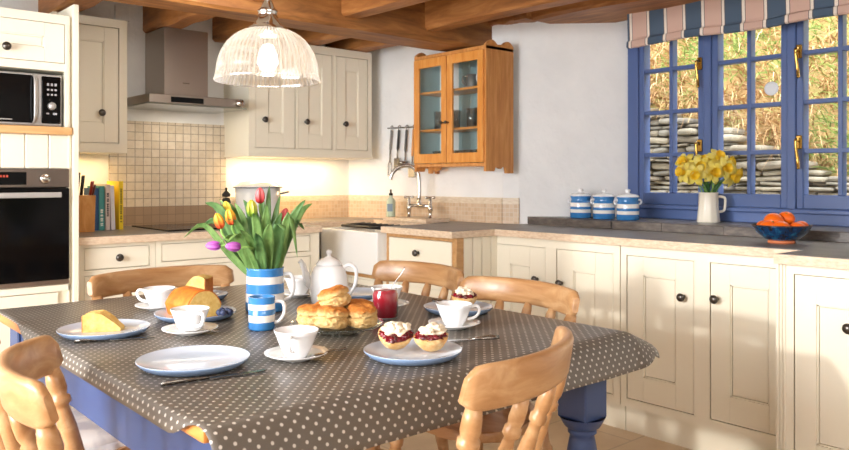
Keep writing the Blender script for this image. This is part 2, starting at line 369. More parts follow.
# ------------------------------------------------------------------ mesh helpers
class MB:
    """collects shapes and links them as one mesh object"""
    def __init__(self): self.bm = bmesh.new(); self.mi = 0
    def _merge(self, b, smooth, mat=None):
        me = bpy.data.meshes.new('tmp')
        for f in b.faces: f.smooth = smooth; f.material_index = self.mi
        if mat is not None: b.transform(mat)
        b.to_mesh(me); b.free(); self.bm.from_mesh(me); bpy.data.meshes.remove(me)
    def box(self, x0, x1, y0, y1, z0, z1, bev=0.0, mat=None, seg=1):
        b = bmesh.new(); bmesh.ops.create_cube(b, size=1)
        for v in b.verts: v.co = V((x0 + (v.co.x + .5) * (x1 - x0), y0 + (v.co.y + .5) * (y1 - y0), z0 + (v.co.z + .5) * (z1 - z0)))
        if bev: bmesh.ops.bevel(b, geom=list(b.edges), offset=bev, segments=seg, affect='EDGES', profile=0.5)
        self._merge(b, False, mat); return self
    def lathe(self, prof, seg=32, mat=None, smooth=True, flute=None, closed=False):
        """prof: (r, z) list from bottom to top; open ends are capped where r is 0"""
        b = bmesh.new(); rings = []
        for r, z in prof:
            if r < 1e-6: rings.append([b.verts.new((0, 0, z))])
            else:
                ring = []
                for i in range(seg):
                    a = 2 * pi * i / seg; k = r * (1 + (flute(i, z) if flute else 0))
                    ring.append(b.verts.new((k * cos(a), k * sin(a), z)))
                rings.append(ring)
        pairs = list(zip(rings[:-1], rings[1:]))
        if closed: pairs.append((rings[-1], rings[0]))
        for A, B in pairs:
            if len(A) == 1 and len(B) == 1: continue
            for i in range(seg):
                j = (i + 1) % seg
                if len(A) == 1: b.faces.new((A[0], B[j], B[i]))
                elif len(B) == 1: b.faces.new((A[i], A[j], B[0]))
                else: b.faces.new((A[i], A[j], B[j], B[i]))
        if mat is not None and not isinstance(mat, M4): mat = M4.Translation(V(mat))
        self._merge(b, smooth, mat); return self
    def axis(self, p0, p1, prof, seg=14):
        """turned piece from p0 to p1, prof: (t, r)"""
        p0, p1 = V(p0), V(p1); L = (p1 - p0).length
        q = (p1 - p0).to_track_quat('Z', 'Y').to_matrix().to_4x4()
        pr = [(0, prof[0][0] * L)] + [(r, t * L) for t, r in prof] + [(0, prof[-1][0] * L)]
        return self.lathe(pr, seg, M4.Translation(p0) @ q)
    def tube(self, pts, rad, seg=10, cap=True, smooth=True):
        b = bmesh.new(); pts = [V(p) for p in pts]; n = len(pts); rings = []
        rr = rad if isinstance(rad, (list, tuple)) else [rad] * n
        up = None
        for i, p in enumerate(pts):
            d = (pts[min(i + 1, n - 1)] - pts[max(i - 1, 0)]).normalized()
            if up is None: up = d.orthogonal().normalized()
            up = (up - d * up.dot(d)).normalized(); sd = d.cross(up)
            r = rr[i]; ra, rb = r if isinstance(r, (list, tuple)) else (r, r)
            rings.append([b.verts.new(p + up * (cos(2 * pi * k / seg) * ra) + sd * (sin(2 * pi * k / seg) * rb)) for k in range(seg)])
        for A, B in zip(rings[:-1], rings[1:]):
            for k in range(seg): b.faces.new((A[k], A[(k + 1) % seg], B[(k + 1) % seg], B[k]))
        if cap: b.faces.new(rings[0][::-1]); b.faces.new(rings[-1])
        self._merge(b, smooth); return self
    def prism(self, poly, z0, z1, mat=None, bev=0.0, caps=True):
        b = bmesh.new(); n = len(poly)
        lo = [b.verts.new((x, y, z0)) for x, y in poly]; hi = [b.verts.new((x, y, z1)) for x, y in poly]
        for i in range(n): b.faces.new((lo[i], lo[(i + 1) % n], hi[(i + 1) % n], hi[i]))
        if caps: b.faces.new(lo[::-1]); b.faces.new(hi)
        if bev: bmesh.ops.bevel(b, geom=[e for e in b.edges], offset=bev, segments=2, affect='EDGES', profile=0.5)
        bmesh.ops.recalc_face_normals(b, faces=b.faces)
        self._merge(b, False, mat); return self
    def blob(self, c, r, sub=3, amp=0.15, freq=3.0, seed=0, sq=(1, 1, 1), mat=None):
        b = bmesh.new(); bmesh.ops.create_icosphere(b, subdivisions=sub, radius=1)
        for v in b.verts:
            k = 1 + amp * noise.noise(v.co * freq + V((seed * 7.3, seed * 3.1, seed)))
            v.co = V((v.co.x * k * r * sq[0] + c[0], v.co.y * k * r * sq[1] + c[1], v.co.z * k * r * sq[2] + c[2]))
        self._merge(b, True, mat); return self
    def ribbon(self, pts, widths, side, thick=0.0012, fold=0.25):
        """leaf-like strip: pts centre line, side = direction of width; V-folded"""
        b = bmesh.new(); rows = []; pts = [V(p) for p in pts]; n = len(pts)
        for i, (p, wd) in enumerate(zip(pts, widths)):
            d = (pts[min(i + 1, n - 1)] - pts[max(i - 1, 0)]).normalized()
            s = side - d * side.dot(d); s.normalize(); nn = d.cross(s)
            row = []
            for k in (-1, -0.5, 0, 0.5, 1):
                row.append(p + s * (k * wd) + nn * (fold * wd * (abs(k) ** 1.5)))
            rows.append((row, nn))
        top = [[b.verts.new(q + nn * thick) for q in r] for r, nn in rows]; bot = [[b.verts.new(q - nn * thick) for q in r] for r, nn in rows]
        for i in range(n - 1):
            for k in range(4):
                b.faces.new((top[i][k], top[i][k + 1], top[i + 1][k + 1], top[i + 1][k]))
                b.faces.new((bot[i][k + 1], bot[i][k], bot[i + 1][k], bot[i + 1][k + 1]))
            b.faces.new((top[i][0], top[i + 1][0], bot[i + 1][0], bot[i][0])); b.faces.new((top[i + 1][4], top[i][4], bot[i][4], bot[i + 1][4]))
        b.faces.new(top[0][::-1] + bot[0]); b.faces.new(top[-1] + bot[-1][::-1])
        uvl = b.loops.layers.uv.new('uv')
        self._merge(b, True); return self
    def build(self, name, mats, parent=None, world=False, uv=None, xf=None):
        me = bpy.data.meshes.new(name)
        bm = self.bm
        if xf is not None: bm.transform(xf)
        if world and parent is not None:
            p = parent
            while p.parent is not None: p = p.parent
            bm.transform(M4.Translation(-V(p.location)))
        if uv is not None:
            l = bm.loops.layers.uv.active or bm.loops.layers.uv.new('uv')
            for f in bm.faces:
                for lp in f.loops: lp[l].uv = uv(lp.vert.co)
        bm.normal_update(); bm.to_mesh(me); bm.free()
        o = bpy.data.objects.new(name, me); C.objects.link(o)
        for mm in (mats if isinstance(mats, (list, tuple)) else [mats]): me.materials.append(mm)
        if parent is not None: o.parent = parent
        return o

def tag(o, label, cat, group=None, kind=None):
    o['label'] = label; o['category'] = cat
    if group: o['group'] = group
    if kind: o['kind'] = kind
    return o
def thing(name, label, cat, loc=(0, 0, 0), rz=0.0, group=None):
    o = bpy.data.objects.new(name, None); C.objects.link(o); o.empty_display_size = 0.05
    o.location = loc; o.rotation_euler = (0, 0, rz)
    return tag(o, label, cat, group)
def struct(o): o['kind'] = 'structure'; return o
def dup(root, loc, rz=0.0, label=None, rot=None):
    def cp(o, par):
        c = o.copy(); C.objects.link(c)
        if par is not None: c.parent = par
        for ch in list(o.children): cp(ch, c)
        return c
    r = cp(root, None); r.location = loc; r.rotation_euler = rot if rot else (0, 0, rz)
    if label: r['label'] = label
    return r
def smooth_path(pts, n=6):
    P = [V(p) for p in pts]; out = []
    for i in range(len(P) - 1):
        p0, p1, p2, p3 = P[max(i - 1, 0)], P[i], P[i + 1], P[min(i + 2, len(P) - 1)]
        for k in range(n):
            t = k / n
            out.append(0.5 * ((2 * p1) + (p2 - p0) * t + (2 * p0 - 5 * p1 + 4 * p2 - p3) * t * t + (3 * p1 - p0 - 3 * p2 + p3) * t ** 3))
    out.append(P[-1]); return out

# ================================================================== SETTING
CEIL = 2.26
struct(MB().box(-1.7, 4.2, -1.2, 4.7, -0.1, 0).build('floor', FLOOR))
struct(MB().box(-1.7, 4.2, -1.2, 4.7, CEIL, CEIL + 0.12).build('ceiling', PLASTER))
struct(MB().box(-1.7, 4.2, 4.5, 4.7, 0, CEIL).build('wall_back', PLASTER))
b = MB()
b.box(-1.7, -1.5, -1.2, 0.7, 0, CEIL).box(-1.7, -1.5, 3.0, 4.5, 0, CEIL).box(-1.7, -1.5, 0.7, 3.0, 0, 0.75).box(-1.7, -1.5, 0.7, 3.0, 2.15, CEIL)
struct(b.build('wall_left', PLASTER))
struct(MB().box(-1.7, 4.2, -1.4, -1.2, 0, CEIL).build('wall_front', PLASTER))
WP = [(3.20, 4.5), (3.30, 4.15), (3.38, 3.82), (3.42, 3.5), (3.43, 3.34), (3.45, 3.22), (3.50, 3.13), (3.58, 3.05), (3.97, 2.66)]
b = MB()
b.prism(WP + [(4.03, 2.66), (4.2, 2.98), (4.2, 4.5)], 0, CEIL)
b.box(3.57, 4.2, -1.2, 3.0, 0, 0.92)
b.box(3.62, 4.2, -1.2, 3.0, 2.16, CEIL)
b.box(3.57, 4.2, -1.2, 1.12, 0.92, 2.13)
struct(b.build('wall_right', PLASTER))

# ledge under the window
b = MB(); random.seed(2)
yy = 3.09
for i in range(9):
    y1 = yy - 0.33 + random.uniform(-.03, .03)
    if i == 0: b.prism([(3.53, yy), (3.53, y1 + .002), (3.97, y1 + .002), (3.965, 2.66), (3.59, 3.04)], 0.92, 0.965)
    else: b.box(3.53 + random.uniform(-.004, .004), 3.97, y1 + .002, yy, 0.92, 0.965 + random.uniform(-.001, .001), 0.003)
    yy = y1
    if yy < 0.6: break
struct(b.build('trim_1', LEDGE))

# mosaic behind the hob, low splashbacks
def strip(name, pts, z0, z1, mat, th=0.012, off=0.0):
    """upright strip along a wall polyline, th towards the room"""
    bm = bmesh.new(); uvl = bm.loops.layers.uv.new('uv'); s = 0
    for (ax, ay), (bx, by) in zip(pts[:-1], pts[1:]):
        d = V((bx - ax, by - ay, 0)); L = d.length; n = V((d.y, -d.x, 0)).normalized()
        A = [V((ax, ay, 0)), V((bx, by, 0)), V((bx, by, 0)) + n * th, V((ax, ay, 0)) + n * th]
        lo = [bm.verts.new(q + V((0, 0, z0))) for q in A]; hi = [bm.verts.new(q + V((0, 0, z1))) for q in A]
        fs = [bm.faces.new((lo[3], lo[2], hi[2], hi[3])), bm.faces.new((hi[3], hi[2], hi[1], hi[0])), bm.faces.new((lo[0], lo[3], hi[3], hi[0])), bm.faces.new((lo[2], lo[1], hi[1], hi[2]))]
        us = [s, s + L, s + L, s]
        for f in fs:
            for lp in f.loops:
                k = lo.index(lp.vert) if lp.vert in lo else hi.index(lp.vert)
                lp[uvl].uv = (us[k] if f is fs[0] else us[k] + (0.01 if k > 1 else 0), lp.vert.co.z)
        s += L
    m_ = MB(); m_.bm.free(); m_.bm = bm
    return struct(m_.build(name, mat))
strip('trim_2', [(1.513, 4.5), (2.237, 4.5)], 1.03, 1.535, TILE)
strip('trim_3', [(1.513, 4.5), (2.237, 4.5)], 0.92, 1.03, TILE_BAND, 0.013)
WL = [(2.237, 4.5)] + WP[:7]
strip('trim_4', WL, 0.92, 1.04, TILE_SMALL)
strip('trim_5', WL, 1.04, 1.078, TILE_BORDER, 0.014)

# beams
def beam(name, x0, x1, y0, y1, z0, z1, mat, seed, along):
    bm = bmesh.new(); n = 14; rings = []
    for i in range(n + 1):
        t = i / n
        def jit(k): return V((noise.noise(V((t * 5, k, seed))) * .012, noise.noise(V((t * 5 + 9, k, seed))) * .012, noise.noise(V((t * 4, k + 4, seed))) * .014))
        c = .015
        if along == 'x': sec = [(y0, z0 + c), (y0 + c, z0), (y1 - c, z0), (y1, z0 + c), (y1, z1), (y0, z1)]; pts = [V((x0 + t * (x1 - x0), a, b_)) for a, b_ in sec]
        else: sec = [(x0, z0 + c), (x0 + c, z0), (x1 - c, z0), (x1, z0 + c), (x1, z1), (x0, z1)]; pts = [V((a, y0 + t * (y1 - y0), b_)) for a, b_ in sec]
        rings.append([bm.verts.new(p + jit(k) * (1 if k < 4 else 0)) for k, p in enumerate(pts)])
    for A, B in zip(rings[:-1], rings[1:]):
        for k in range(6): bm.faces.new((A[k], A[(k + 1) % 6], B[(k + 1) % 6], B[k]))
    bm.faces.new(rings[0]); bm.faces.new(rings[-1][::-1]); bmesh.ops.recalc_face_normals(bm, faces=bm.faces)
    m_ = MB(); m_.bm.free(); m_.bm = bm
    return struct(m_.build(name, mat))
beam('ceiling_beam', -1.5, 3.44, 3.30, 3.53, 1.995, 2.21, BEAM, 1, 'x')
for k, x in enumerate((1.14, 1.71, 2.15, 2.62, 3.0)):
    beam('ceiling_joist', x, x + 0.13, 3.53, 4.5, 2.06, CEIL, JOIST, 10 + k, 'y')
for k, x in enumerate((-.6, 0.0, 0.58, 1.16, 1.73, 2.30, 2.88)):
    beam('ceiling_joist', x, x + 0.125, -1.2, 3.30, 2.05, CEIL, JOIST, 20 + k, 'y')
beam('lintel_beam', 3.47, 3.92, 1.0, 3.0, 2.14, CEIL, JOIST, 40, 'y')
beam('lintel_beam', 3.40, 3.54, 3.0, 3.30, 2.145, CEIL, JOIST, 41, 'y')

# window
win = bpy.data.objects.new('window_1', None); C.objects.link(win); win.location = (3.95, 2.62, 0.965); struct(win)
WX0, WX1 = 3.93, 4.02
Z0, Z1 = 0.965, 2.13
YC = [(2.577, 2.165), (2.117, 1.708), (1.664, 1.255)]      # casement spans
b = MB()
b.box(WX0, WX1 + .03, 1.19, 2.65, Z0, 1.035, 0.004).box(WX0, WX1 + .03, 1.19, 2.65, Z1 - .06, Z1, 0.004)
for y0, y1 in ((2.577, 2.65), (2.117, 2.165), (1.664, 1.708), (1.19, 1.255)):
    b.box(WX0, WX1 + .03, y0, y1, 1.035, Z1 - .06, 0.004)
b.box(WX0 - .025, WX0 + .01, 1.17, 2.62, 1.02, 1.045, 0.006)
struct(b.build('frame', WINBLUE, win, True))
for ci, (ya, yb) in enumerate(YC):
    b = MB(); sw = 0.034
    x0, x1 = WX0 + .01, WX1 - .01
    b.box(x0, x1, ya - sw, ya, 1.045, Z1 - .065, 0.004).box(x0, x1, yb, yb + sw, 1.045, Z1 - .065, 0.004)
    b.box(x0, x1, yb + sw, ya - sw, 1.045, 1.115, 0.004).box(x0, x1, yb + sw, ya - sw, Z1 - .12, Z1 - .065, 0.004)
    cas = b.build('casement', WINBLUE, win, True); struct(cas)
    b = MB(); ym = (ya + yb) / 2
    b.box(x0 + .008, x1 - .008, ym - .011, ym + .011, 1.115, Z1 - .12, 0.003)
    for z in (1.335, 1.582, 1.829): b.box(x0 + .009, x1 - .009, yb + sw, ya - sw, z - .011, z + .011, 0.003)
    struct(b.build('muntin', WINBLUE, cas, True))
    struct(MB().box(3.972, 3.976, yb + .03, ya - .03, 1.1, Z1 - .1).build('pane', PANE, cas, True))
for (y, z) in ((2.185, 1.80), (1.648, 1.80), (1.648, 1.345), (2.185, 1.345)):
    b = MB()
    b.box(WX0 - .004, WX0 + .012, y - .014, y + .014, z + .0, z + .07, 0.004)
    b.tube(smooth_path([(WX0 - .005, y, z + .045), (WX0 - .028, y, z + .045), (WX0 - .034, y, z + .02), (WX0 - .026, y - .006, z - .06), (WX0 - .034, y - .012, z - .10)]), [.010] * 10 + [.008] * 15, 8)
    struct(b.build('window_handle', BRASS, win, True))
b = MB(); b.lathe([(0, 0), (.036, 0), (.036, .006), (.026, .009), (.012, .006), (0, .006)], 24, M4.Translation((3.966, 1.80, 1.665)) @ M4.Rotation(R(-90), 4, 'Y'))
struct(b.build('pane_vent', plain('white_vent', (232, 236, 240), 0.3), win, True))

# roman blind
b = MB(); prof = []
pts = [(3.745, 1.948), (3.738, 1.955), (3.740, 1.985), (3.752, 1.992), (3.756, 2.0), (3.75, 2.12), (3.75, 2.20), (3.762, 2.20), (3.768, 2.0), (3.762, 1.948)]
bm = bmesh.new(); rows = []
ys = [2.53 - i * 1.36 / 40 for i in range(41)]
for y in ys: rows.append([bm.verts.new((x + .004 * sin(y * 23) * (z < 2.0), y, z + (.006 * sin(y * 9 + 1) if z < 2.0 else 0) )) for x, z in pts])
for A, B_ in zip(rows[:-1], rows[1:]):
    for k in range(len(pts)): bm.faces.new((A[k], B_[k], B_[(k + 1) % len(pts)], A[(k + 1) % len(pts)]))
bm.faces.new(rows[0]); bm.faces.new(rows[-1][::-1]); bmesh.ops.recalc_face_normals(bm, faces=bm.faces)
b.bm.free(); b.bm = bm
tag(b.build('roman_blind', BLIND), 'pink and slate blue striped roman blind drawn up over the blue window', 'blind')

# ================================================================== OUTSIDE
def wall_top(y): return 1.14 + max(0.0, min(.75, (y - 1.95) * .42)) + .07 * noise.noise(V((y * 2.2, 2, 2)))
def bank_z(x, y, t): return wall_top(y) - .06 + 2.9 * max(t, 0.0) ** 0.95 + .25 * noise.noise(V((x, y * 1.2, 3))) * min(1, t * 6)
bm = bmesh.new(); nx, ny = 30, 50; gv = []
for i in range(nx + 1):
    row = []
    for j in range(ny + 1):
        t = i / nx; y = -3 + 11 * j / ny; x = 5.55 + 2.6 * t
        z = bank_z(x, y, t)
        row.append(bm.verts.new((x, y, z)))
    gv.append(row)
for i in range(nx):
    for j in range(ny): f = bm.faces.new((gv[i][j], gv[i + 1][j], gv[i + 1][j + 1], gv[i][j + 1])); f.smooth = True
lo = [bm.verts.new((5.55, -3 + 11 * j / ny, -0.3)) for j in range(ny + 1)]
for j in range(ny): bm.faces.new((lo[j], gv[0][j], gv[0][j + 1], lo[j + 1]))
b = MB(); b.bm.free(); b.bm = bm
struct(b.build('terrain_bank', EARTH))
struct(MB().box(4.2, 5.6, -3, 8, -0.4, -0.1).build('ground_outside', EARTH))
b = MB(); random.seed(8); z = -0.1
while z < 1.95:
    h = random.uniform(.025, .065); y = 0.2
    while y < 5.2:
        L = random.uniform(.07, .28); top = wall_top(y + L / 2)
        if z < top:
            d = random.uniform(-.05, .05)
            b.box(5.36 + d, 5.62, y + .006, y + L - .006, z + .005, z + h - .005, min(.026, h * .36), seg=2, mat=M4.Translation((0, y + L / 2, z + h / 2)) @ M4.Rotation(random.uniform(-.09, .09), 4, 'X') @ M4.Translation((0, -y - L / 2, -z - h / 2)))
        y += L
    z += h
tag(b.build('stone_wall', STONE), 'rough dry stone retaining wall behind the lower window panes', 'wall', kind='thing')
def blades(name, mat, n, fy, label, cat, lmin, lmax, droop, wid, seed):
    random.seed(seed); b = MB(); bm = b.bm
    k = 0
    while k < n:
        y = random.uniform(0.2, 5.2); t = .02 + .98 * random.random() ** 1.3; x = 5.55 + 2.6 * t
        if random.random() > fy(y, t): continue
        k += 1
        z = bank_z(x, y, t)
        p = V((x, y, z)); L = random.uniform(lmin, lmax)
        d = V((-random.uniform(.2, 1), random.uniform(-.8, .8), random.uniform(.2, 1))).normalized(); s = d.cross(V((1, .2, .1))).normalized() * wid * random.uniform(.6, 1.4)
        prev = None
        for q in range(4):
            f = q / 3; c = p + d * L * f + V((0, 0, -droop * L * f * f)); ww = s * (1 - f * .85)
            cur = (bm.verts.new(c - ww), bm.verts.new(c + ww))
            if prev: bm.faces.new((prev[0], prev[1], cur[1], cur[0]))
            prev = cur
    o = b.build(name, mat); return tag(o, label, cat, kind='stuff')
def green(y, t): return max(0.04, min(1, .5 + 1.6 * noise.noise(V((y * .9, t * 3, 5))) - .38 * (y - 2.15)))
blades('dry_bracken', BRACKEN, 9000, lambda y, t: 1.05 - green(y, t), 'tangle of dry brown bracken hanging on the bank outside the window', 'bracken', .15, .45, .7, .005, 5)
blades('bank_grass', GRASS, 9000, green, 'bright green grass growing on the bank outside the window', 'grass', .10, .26, .45, .005, 6)

# ================================================================== CABINETS
def knob_mb(x, z, mb=None, s=1.0, y=0.0):
    b = mb or MB()
    b.lathe([(0, 0), (.009 * s, 0), (.007 * s, .012), (.010 * s, .016), (.0175 * s, .022), (.019 * s, .028), (.015 * s, .035), (0, .038)], 18, M4.Translation((x, y, z)) @ M4.Rotation(R(90), 4, 'X'))
    return b
def front_mb(x0, x1, z0, z1, mx=None, mzb=None, mzt=None, th=0.02, panel=True):
    """inset door or drawer front with a recessed, beaded panel"""
    b = MB(); g = 0.003
    x0 += g; x1 -= g; z0 += g; z1 -= g; y0 = 0.001
    if not panel: b.box(x0, x1, y0, th, z0, z1, 0.002); return b
    mx = mx or 0.085; mzb = mzb or mx; mzt = mzt or mx
    b.box(x0, x0 + mx, y0, th, z0, z1, .0015).box(x1 - mx, x1, y0, th, z0, z1, .0015)
    b.box(x0 + mx, x1 - mx, y0 + .0001, th, z0, z0 + mzb, .0).box(x0 + mx, x1 - mx, y0 + .0001, th, z1 - mzt, z1, .0)
    b.box(x0 + mx + .009, x1 - mx - .009, y0 + .008, th, z0 + mzb + .009, z1 - mzt - .009)
    b.box(x0 + mx, x1 - mx, y0 + .016, th, z0 + mzb, z1 - mzt)
    for (a0, a1, c0, c1) in ((x0 + mx, x0 + mx + .006, z0 + mzb, z1 - mzt), (x1 - mx - .006, x1 - mx, z0 + mzb, z1 - mzt), (x0 + mx, x1 - mx, z0 + mzb, z0 + mzb + .006), (x0 + mx, x1 - mx, z1 - mzt - .006, z1 - mzt)):
        b.box(a0, a1, y0 + .006, th, c0, c1)
    return b
def frame_cells(b, W, z0, z1, ops, th=0.02):
    xs = sorted({0, W} | {o[0] for o in ops} | {o[1] for o in ops}); zs = sorted({z0, z1} | {o[2] for o in ops} | {o[3] for o in ops})
    for xa, xb in zip(xs[:-1], xs[1:]):
        za = None
        for zc, zd in zip(zs[:-1], zs[1:]):
            cx, cz = (xa + xb) / 2, (zc + zd) / 2
            if any(o[0] < cx < o[1] and o[2] < cz < o[3] for o in ops): continue
            b.box(xa, xb, 0, th, zc, zd)
    for o in ops:   # bead round each opening
        r = .005
        b.box(o[0] - r, o[0], -.002, .002, o[2] - r, o[3] + r).box(o[1], o[1] + r, -.002, .002, o[2] - r, o[3] + r)
        b.box(o[0] - r, o[1] + r, -.0021, .002, o[2] - r, o[2]).box(o[0] - r, o[1] + r, -.0021, .002, o[3], o[3] + r)
def cabinet(name, label, cat, loc, rz, W, D, z0, z1, ops, plinth=None, cornice=False, group=None):
    """ops: (x0, x1, z0, z1, 'door'|'drawer', knob(x, z) or None, mx, mzb, mzt)"""
    t = thing(name, label, cat, (loc[0], loc[1], 0), rz, group)
    b = MB(); frame_cells(b, W, z0, z1, ops)
    b.box(0, W, .0205, D, z0, z1)
    if plinth: b.box(0, W, .045, D, 0, z0) if plinth is True else b.box(plinth[0], plinth[1], .045, D, 0, z0)
    b.build('body', CREAM, t)
    for o in ops:
        d = front_mb(o[0], o[1], o[2], o[3], *(o[6:9] if len(o) > 6 else ()), panel=(o[4] != 'flat')).build('drawer' if o[4] in ('drawer', 'flat') else 'door', CREAM, t)
        if o[5]: knob_mb(*o[5], y=.001).build('knob', PEWTER, d)
    return t
RZ = -pi / 2
# run beneath the window (local x runs towards the camera, i.e. world -y)
Y0 = 2.945
X = lambda y: Y0 - y
cabinet('base_cabinet', 'cream double base cabinet beneath the three striped canisters', 'cabinet', (3.06, Y0), RZ, Y0 - 2.105, .46, .13, .885,
        [(X(2.908), X(2.56), .169, .84, 'door', (X(2.612), .672), .10, .11, .10), (X(2.484), X(2.143), .169, .84, 'door', (X(2.452), .668), .10, .11, .10)], True)
Y0 = 2.10
cabinet('base_cabinet', 'cream double base cabinet beneath the jug of daffodils', 'cabinet', (3.06, Y0), RZ, Y0 - 1.285, .46, .13, .885,
        [(X(2.067), X(1.726), .169, .84, 'door', (X(1.776), .677), .085, .11, .085), (X(1.652), X(1.311), .169, .84, 'door', (X(1.622), .687), .085, .11, .085)], True)
Y0 = 1.278
t = cabinet('base_cabinet', 'cream base cabinet jutting forward beneath the bowl of oranges', 'cabinet', (2.85, Y0), RZ, .60, .68, .10, .885,
        [(X(1.212), X(.86), .14, .85, 'door', (X(1.02), .68), .075, .10, .10)], True)
b = MB()
for k in range(3): b.box(.006 + .012 * k, .014 + .012 * k, -.006, 0.0, .0, .885, .002)
b.build('pilaster', CREAM, t)
# back run
def bx(x): return x - 1.12
cabinet('base_cabinet', 'cream base cabinet with drawer under the books', 'cabinet', (1.12, 3.77), 0, .375, .7, .13, .885,
        [(bx(1.154), bx(1.467), .761, .868, 'flat', (bx(1.312), .815)), (bx(1.154), bx(1.467), .16, .737, 'door', (bx(1.43), .66), .075)], True)
cabinet('base_cabinet', 'wide cream drawer cabinet under the hob', 'cabinet', (1.497, 3.77), 0, .973, .7, .13, .885,
        [(.03, .913, .775, .868, 'flat', None), (.03, .913, .45, .75, 'flat', None), (.03, .913, .16, .425, 'flat', None)], True)
# sink base and drawer cabinet
t = thing('sink_cabinet', 'cream cabinet carrying the white sink', 'cabinet', (2.76, 4.16, 0), RZ)
b = MB(); b.box(0, .66, 0, .5, .1, .625); b.box(0, .085, 0, .5, .625, .885); b.box(0, .66, .05, .5, 0, .1); b.build('body', CREAM, t)
for x0 in (.05, .36): front_mb(x0, x0 + .28, .14, .59, .06).build('door', CREAM, t, xf=M4.Translation((0, -.02, 0)))
MB().box(0.085, .66, -.012, .1, .600, .632, .003).build('support_rail', FRAMEWOOD, t)
t = thing('drawer_cabinet', 'cream cabinet with a wood-framed drawer beside the white sink', 'cabinet', (2.75, 3.495, 0), RZ)
b = MB(); b.box(0, .585, .02, .58, .1, .885); b.box(0, .585, .06, .58, 0, .1)
b.build('body', CREAM, t)
b = MB(); b.box(0, .024, 0, .05, 0, .862, .003).box(.561, .597, 0, .055, 0, .885, .003).box(.0, .585, -.001, .03, .862, .885, .002); b.build('wood_frame', FRAMEWOOD, t)
d = front_mb(.024, .561, .70, .862, panel=False).build('drawer', CREAM, t); knob_mb(.29, .785, y=.001).build('knob', PEWTER, d)
front_mb(.024, .561, .13, .69, .085).build('door', CREAM, t)
b = MB()
for k in range(4): b.box(.5855, .5955, .055 + .07 * k, .122 + .07 * k, .05, .885, .004)
b.build('side_panel', CREAM, t)

# worktop
t = thing('worktop', 'grey slate topped worktop with a pale stone edge running round under the window', 'worktop', (1.12, 3.74, .885))
WT = [(1.12, 3.74), (2.47, 3.74), (2.47, 4.10), (3.12, 4.10), (3.12, 3.485), (2.705, 3.485), (2.705, 2.885), (3.025, 2.885), (3.025, 1.27), (2.815, 1.27), (2.815, .66), (3.566, .66), (3.566, 3.05), (3.49, 3.12), (3.44, 3.21), (3.42, 3.34), (3.41, 3.5), (3.37, 3.82), (3.29, 4.15), (3.19, 4.499), (1.12, 4.499)]
MB().prism(WT, .885, .9198).build('edge', EDGE, t, True)
def inset(p, d):
    n = len(p); out = []
    for i in range(n):
        a, q, c = V((*p[i - 1], 0)), V((*p[i], 0)), V((*p[(i + 1) % n], 0))
        e1 = (q - a).normalized(); e2 = (c - q).normalized(); n1 = V((-e1.y, e1.x, 0)); n2 = V((-e2.y, e2.x, 0)); bi = (n1 + n2).normalized()
        out.append(tuple((q + bi * (d / max(.3, bi.dot(n1)))).xy))
    return out
MB().prism(inset(WT, .012), .9197, .921).build('top', SLATE, t, True)

# sink
t = thing('sink', 'white ceramic farmhouse sink set below the tap', 'sink', (2.70, 3.49, .635))
b = MB(); x0, x1, y0, y1, z0, z1, th = 2.68, 3.115, 3.487, 4.075, .633, .885, .03
b.box(x0, x0 + th, y0, y1, z0, z1, .008, seg=2).box(x1 - th, x1, y0, y1, z0, z1, .008, seg=2).box(x0 + th - .01, x1 - th + .01, y0, y0 + th, z0, z1, .008, seg=2).box(x0 + th - .01, x1 - th + .01, y1 - th, y1, z0, z1, .008, seg=2).box(x0 + .01, x1 - .01, y0 + .01, y1 - .01, z0, z0 + .03)
b.build('basin', ENAMEL, t, True)
t = thing('draining_rack', 'low black draining rack lying across the white sink', 'rack', (2.9, 3.75, .886))
b = MB()
for k in range(9): b.tube([(2.83 + .012 * (k % 2), 3.53 + .06 * k, .900), (2.98, 3.53 + .06 * k, .906)], .007, 6)
b.build('bars', BLACK, t, True)
b = MB(); b.tube([(2.83, 3.51, .895), (2.83, 4.05, .895)], .009, 8).tube([(2.98, 3.51, .897), (2.98, 4.05, .897)], .009, 8); b.build('rails', BLACK, t, True)
# tap on a stone block
tag(MB().box(3.09, 3.29, 3.53, 3.96, .921, .945, .003).build('tap_plinth', EDGE), 'pale stone slab on the worktop under the bridge tap', 'slab')
t = thing('mixer_tap', 'chrome bridge mixer tap with cross handles and a tall swan neck', 'tap', (3.22, 3.74, .945))
b = MB()
for y in (3.635, 3.845):
    b.lathe([(0, 0), (.026, 0), (.026, .006), (.012, .01), (.012, .05), (.017, .055), (.017, .075), (.011, .085), (.011, .12), (.006, .128), (0, .13)], 16, (3.22, y, .938))
b.tube([(3.22, 3.635, 1.02), (3.22, 3.845, 1.02)], .011, 10)
b.lathe([(0, 0), (.018, 0), (.018, .03), (.011, .04), (.011, .06)], 16, (3.22, 3.745, 1.01))
b.build('body', CHROME, t, True)
MB().tube(smooth_path([(3.22, 3.745, 1.06), (3.22, 3.745, 1.19), (3.205, 3.758, 1.25), (3.168, 3.788, 1.280), (3.122, 3.825, 1.272), (3.088, 3.852, 1.235), (3.076, 3.862, 1.19)], 6), .0135, 12).build('spout', CHROME, t, True)
for y in (3.635, 3.845):
    b = MB(); z = 1.075
    b.tube([(3.22, y - .034, z), (3.22, y + .034, z)], .006, 8).tube([(3.186, y, z), (3.254, y, z)], .006, 8)
    for dx, dy in ((.034, 0), (-.034, 0), (0, .034), (0, -.034)): b.blob((3.22 + dx, y + dy, z), .009, 2, 0)
    b.build('cross_handle', CHROME, t, True)
t = thing('soap_bottle', 'clear bottle of liquid soap with dark cap beside the tap', 'bottle', (3.13, 3.925, .946))
